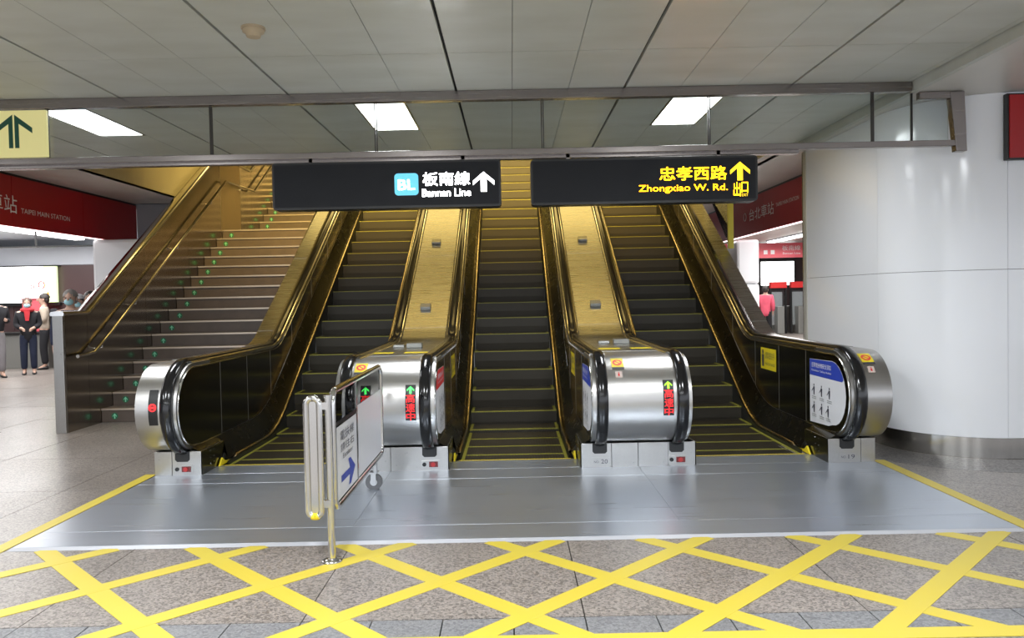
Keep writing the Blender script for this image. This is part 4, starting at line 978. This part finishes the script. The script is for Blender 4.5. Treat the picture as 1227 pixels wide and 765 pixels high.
def person(label, x, y, rz, h, jacket, trousers, hair, long_coat=False, mask=None, scarf=None, pack=None, hands='front', hat=None, stride=0.0, lean=0.0):
    t = thing('person', label, 'person', (x, y, 0), rz=rz)
    H_ = h
    def V(a, b, c): return (a * H_, b * H_, c * H_)
    verts = [V(0, 0, .53), V(0, 0, .60), V(0, 0, .70), V(0, .005, .79), V(0, .005, .835), V(0, -.005, .87), V(0, -.012, .915), V(0, -.005, .955), V(0, 0, .978)]
    edges = [(i, i + 1) for i in range(8)]
    rad = [(.085, .062), (.075, .055), (.085, .062), (.075, .05), .034, (.036, .042), (.046, .056), (.046, .054), (.034, .04)]
    def chain(start, pts, rs):
        p = start
        for q, r_ in zip(pts, rs): verts.append(V(*q)); rad.append(r_); edges.append((p, len(verts) - 1)); p = len(verts) - 1
        return p
    legs = {}
    for s in (-1, 1):
        st = stride * s
        chain(0, [(s * .048, 0, .49), (s * .052, -.02 + st * .4, .28), (s * .054, st * 1.0, .05), (s * .056, st - .05, .02), (s * .057, st - .085, .016)], [.052, .036, .025, (.024, .02), (.018, .014)])
        if hands == 'front': arm = [(s * .10, 0, .795), (s * .125, .0, .64), (s * .06, -.12, .60)]
        elif hands == 'down': arm = [(s * .10, 0, .795), (s * .13, .012, .63), (s * .125, -.03, .50)]
        else: arm = [(s * .10, 0, .795), (s * .125, .02, .645), (s * .075, -.10, .665)]
        e = chain(3, arm, [.04, .027, .019])
        wx, wy, wz = arm[-1]; ex, ey, ez = arm[-2]; d = Vector((wx - ex, wy - ey, wz - ez)).normalized()
        pal = Vector((wx, wy, wz)) + d * .028; pi_ = chain(e, [tuple(pal)], [(.016, .013)])
        side = Vector((1, 0, 0)) if hands == 'down' else Vector((0, .3, 1)).normalized()
        if hands == 'down': side = Vector((0, 1, 0))
        for k in range(4):
            base = pal + side * (k - 1.5) * .009 + d * .022; tip = base + d * (.022 - .003 * abs(k - 1.2)) + Vector((-s * .006, 0, -.004))
            chain(pi_, [tuple(base), tuple(tip)], [.0052, .0042])
        th_ = pal + side * (-.022) + d * .006; chain(pi_, [tuple(th_), tuple(th_ + d * .02)], [.0058, .0048])
    rad = [(r_[0] * H_, r_[1] * H_) if isinstance(r_, tuple) else r_ * H_ for r_ in rad]
    body = skin_mesh('body', verts, edges, rad, 0, m_skin, t)
    # trousers
    v2 = [V(0, 0, .56), V(0, 0, .52)]; e2 = [(0, 1)]; r2s = [(.088 * H_, .066 * H_), (.085 * H_, .066 * H_)]
    for s in (-1, 1):
        st = stride * s; p = 1
        for q, r_ in (((s * .05, 0, .47), .058), ((s * .053, -.02 + st * .4, .28), .046), ((s * .055, st * 1.0 + .0, .06), .040)):
            v2.append(V(*q)); r2s.append((r_ * H_, r_ * H_)); e2.append((p, len(v2) - 1)); p = len(v2) - 1
    skin_mesh('trousers', v2, e2, r2s, 0, trousers, t)
    # jacket or coat
    low = .40 if long_coat else .52
    v3 = [V(0, .002, .66), V(0, .002, .56), V(0, .002, low), V(0, .006, .77), V(0, .008, .822)]; e3 = [(0, 1), (1, 2), (0, 3), (3, 4)]
    r3 = [(.102, .078), (.100, .078), (.106, .084), (.100, .068), (.05, .045)]
    for s in (-1, 1):
        if hands == 'front': arm = [(s * .105, 0, .79), (s * .13, .0, .64), (s * .07, -.105, .605)]
        elif hands == 'down': arm = [(s * .105, 0, .79), (s * .135, .012, .635), (s * .128, -.025, .515)]
        else: arm = [(s * .105, 0, .79), (s * .13, .02, .645), (s * .085, -.085, .662)]
        p = 3
        for q, r_ in zip(arm, (.05, .041, .032)): v3.append(V(*q)); r3.append(r_); e3.append((p, len(v3) - 1)); p = len(v3) - 1
    r3 = [(r_[0] * H_, r_[1] * H_) if isinstance(r_, tuple) else (r_ * H_, r_ * H_) for r_ in r3]
    skin_mesh('coat' if long_coat else 'jacket', v3, e3, r3, 0, jacket, t)
    # shoes
    for s in (-1, 1):
        st = stride * s; mb = MB(); rows = []
        for (yy_, ww, hh) in ((.028, .016, .035), (.01, .026, .045), (-.03, .028, .04), (-.07, .028, .026), (-.098, .016, .014)):
            rows.append([V(s * .056 + ww * math.cos(a * PI / 5), st + yy_, max(0.001, hh * .5 + hh * .5 * math.sin(a * PI / 5))) for a in range(10)])
        mb.grid(rows, closed=True); mb.add(rows[0], [list(range(10))]); mb.add(rows[-1], [list(range(10))]); part('shoe', mb, m_black, t, (0, 0, 0), local=True)
    # hair, ears, eyes, nose
    hc = V(0, .014, .940); ell(hc, (.060 * H_, .066 * H_, .066 * H_), hair, 'hair', t, 16, clip=lambda th: th < PI * .60)
    ell(V(0, .038, .915), (.052 * H_, .034 * H_, .045 * H_), hair, 'hair', t, 12)
    for s in (-1, 1):
        ell(V(s * .0475, .004, .918), (.006 * H_, .011 * H_, .017 * H_), m_skin, 'ear', t, 8)
        ell(V(s * .018, -.062, .928), (.007 * H_, .005 * H_, .005 * H_), m_ink, 'eye', t, 8)
    ell(V(0, -.068, .912), (.009 * H_, .012 * H_, .015 * H_), m_skin, 'nose', t, 8)
    if mask: ell(V(0, -.045, .893), (.038 * H_, .034 * H_, .030 * H_), mask, 'face_mask', t, 12)
    else: ell(V(0, -.062, .888), (.016 * H_, .006 * H_, .004 * H_), m_redp, 'mouth', t, 8)
    if scarf:
        part('scarf', MB().tube([V(.058 * math.cos(a * PI / 8), -.012 + .056 * math.sin(a * PI / 8), .838) for a in range(16)], .024 * H_, 8, close=True)
             .add([V(-.035, -.088, .83), V(.035, -.088, .83), V(.02, -.098, .70), V(-.02, -.098, .70)], [(0, 1, 2, 3)]), scarf, t, (0, 0, 0), local=True)
    if pack:
        pk = MB().box(-.095 * H_, .095 * H_, .07 * H_, .16 * H_, .56 * H_, .80 * H_); part('backpack', pk, pack, t, (0, 0, 0), local=True, bevel=.05)
    if hat: ell(V(0, .0, .965), (.06 * H_, .065 * H_, .045 * H_), hat, 'hat', t, 14, clip=lambda th: th < PI * .58)
    return t
cl = lambda n, c: paint(n, c, .85, [q * .7 for q in c], (4, 4, 4), .6)
c_black = cl('black_cloth', (.012, .012, .016)); c_navy = cl('navy_cloth', (.012, .018, .05)); c_jean = cl('blue_jeans', (.012, .018, .045))
c_grey = cl('grey_cloth', (.22, .21, .22)); c_beige = cl('beige_cloth', (.50, .42, .34)); c_redc = cl('red_cloth', (.55, .03, .04)); c_pinkc = cl('pink_cloth', (.70, .10, .16))
m_hdark = mat('dark_hair', (.02, .014, .012), 0, .5); m_hgrey = mat('grey_hair', (.22, .21, .20), 0, .6); m_hbrown = mat('brown_hair', (.09, .04, .03), 0, .5)
c_light = cl('pale_cloth', (.6, .6, .62))
person('person in a dark jacket and grey trousers cut off by the left picture edge', -10.66, 16.0, .9, 1.80, c_black, c_grey, m_hdark, hands='up')
person('person in a black coat with a red scarf and blue face mask, jeans, left concourse', -10.42, 16.7, .5, 1.66, c_black, c_jean, m_hbrown, long_coat=True, mask=m_mask, scarf=c_redc, hands='front')
person('person in a beige jacket with a black backpack seen from the side', -10.85, 18.0, -1.1, 1.76, c_beige, c_black, m_hdark, pack=c_black, hands='up', long_coat=False)
person('person with grey hair and blue face mask in a dark jacket behind the stair wall', -6.42, 11.3, .25, 1.70, c_navy, c_black, m_hgrey, mask=m_mask, hands='down')
person('person in a pale hat and blue face mask behind the stair wall', -7.75, 13.9, .2, 1.66, c_navy, c_black, m_hdark, mask=m_mask, hands='down', hat=c_light)
person('person with short dark hair and mask nearest the white column', -7.0, 12.9, .3, 1.70, c_black, c_black, m_hdark, mask=m_mask, hands='down')
person('person in a pinkish red coat walking beyond the right escalator', 7.85, 24.0, 2.7, 1.66, c_pinkc, c_black, m_hdark, long_coat=True, hands='down', stride=.05)
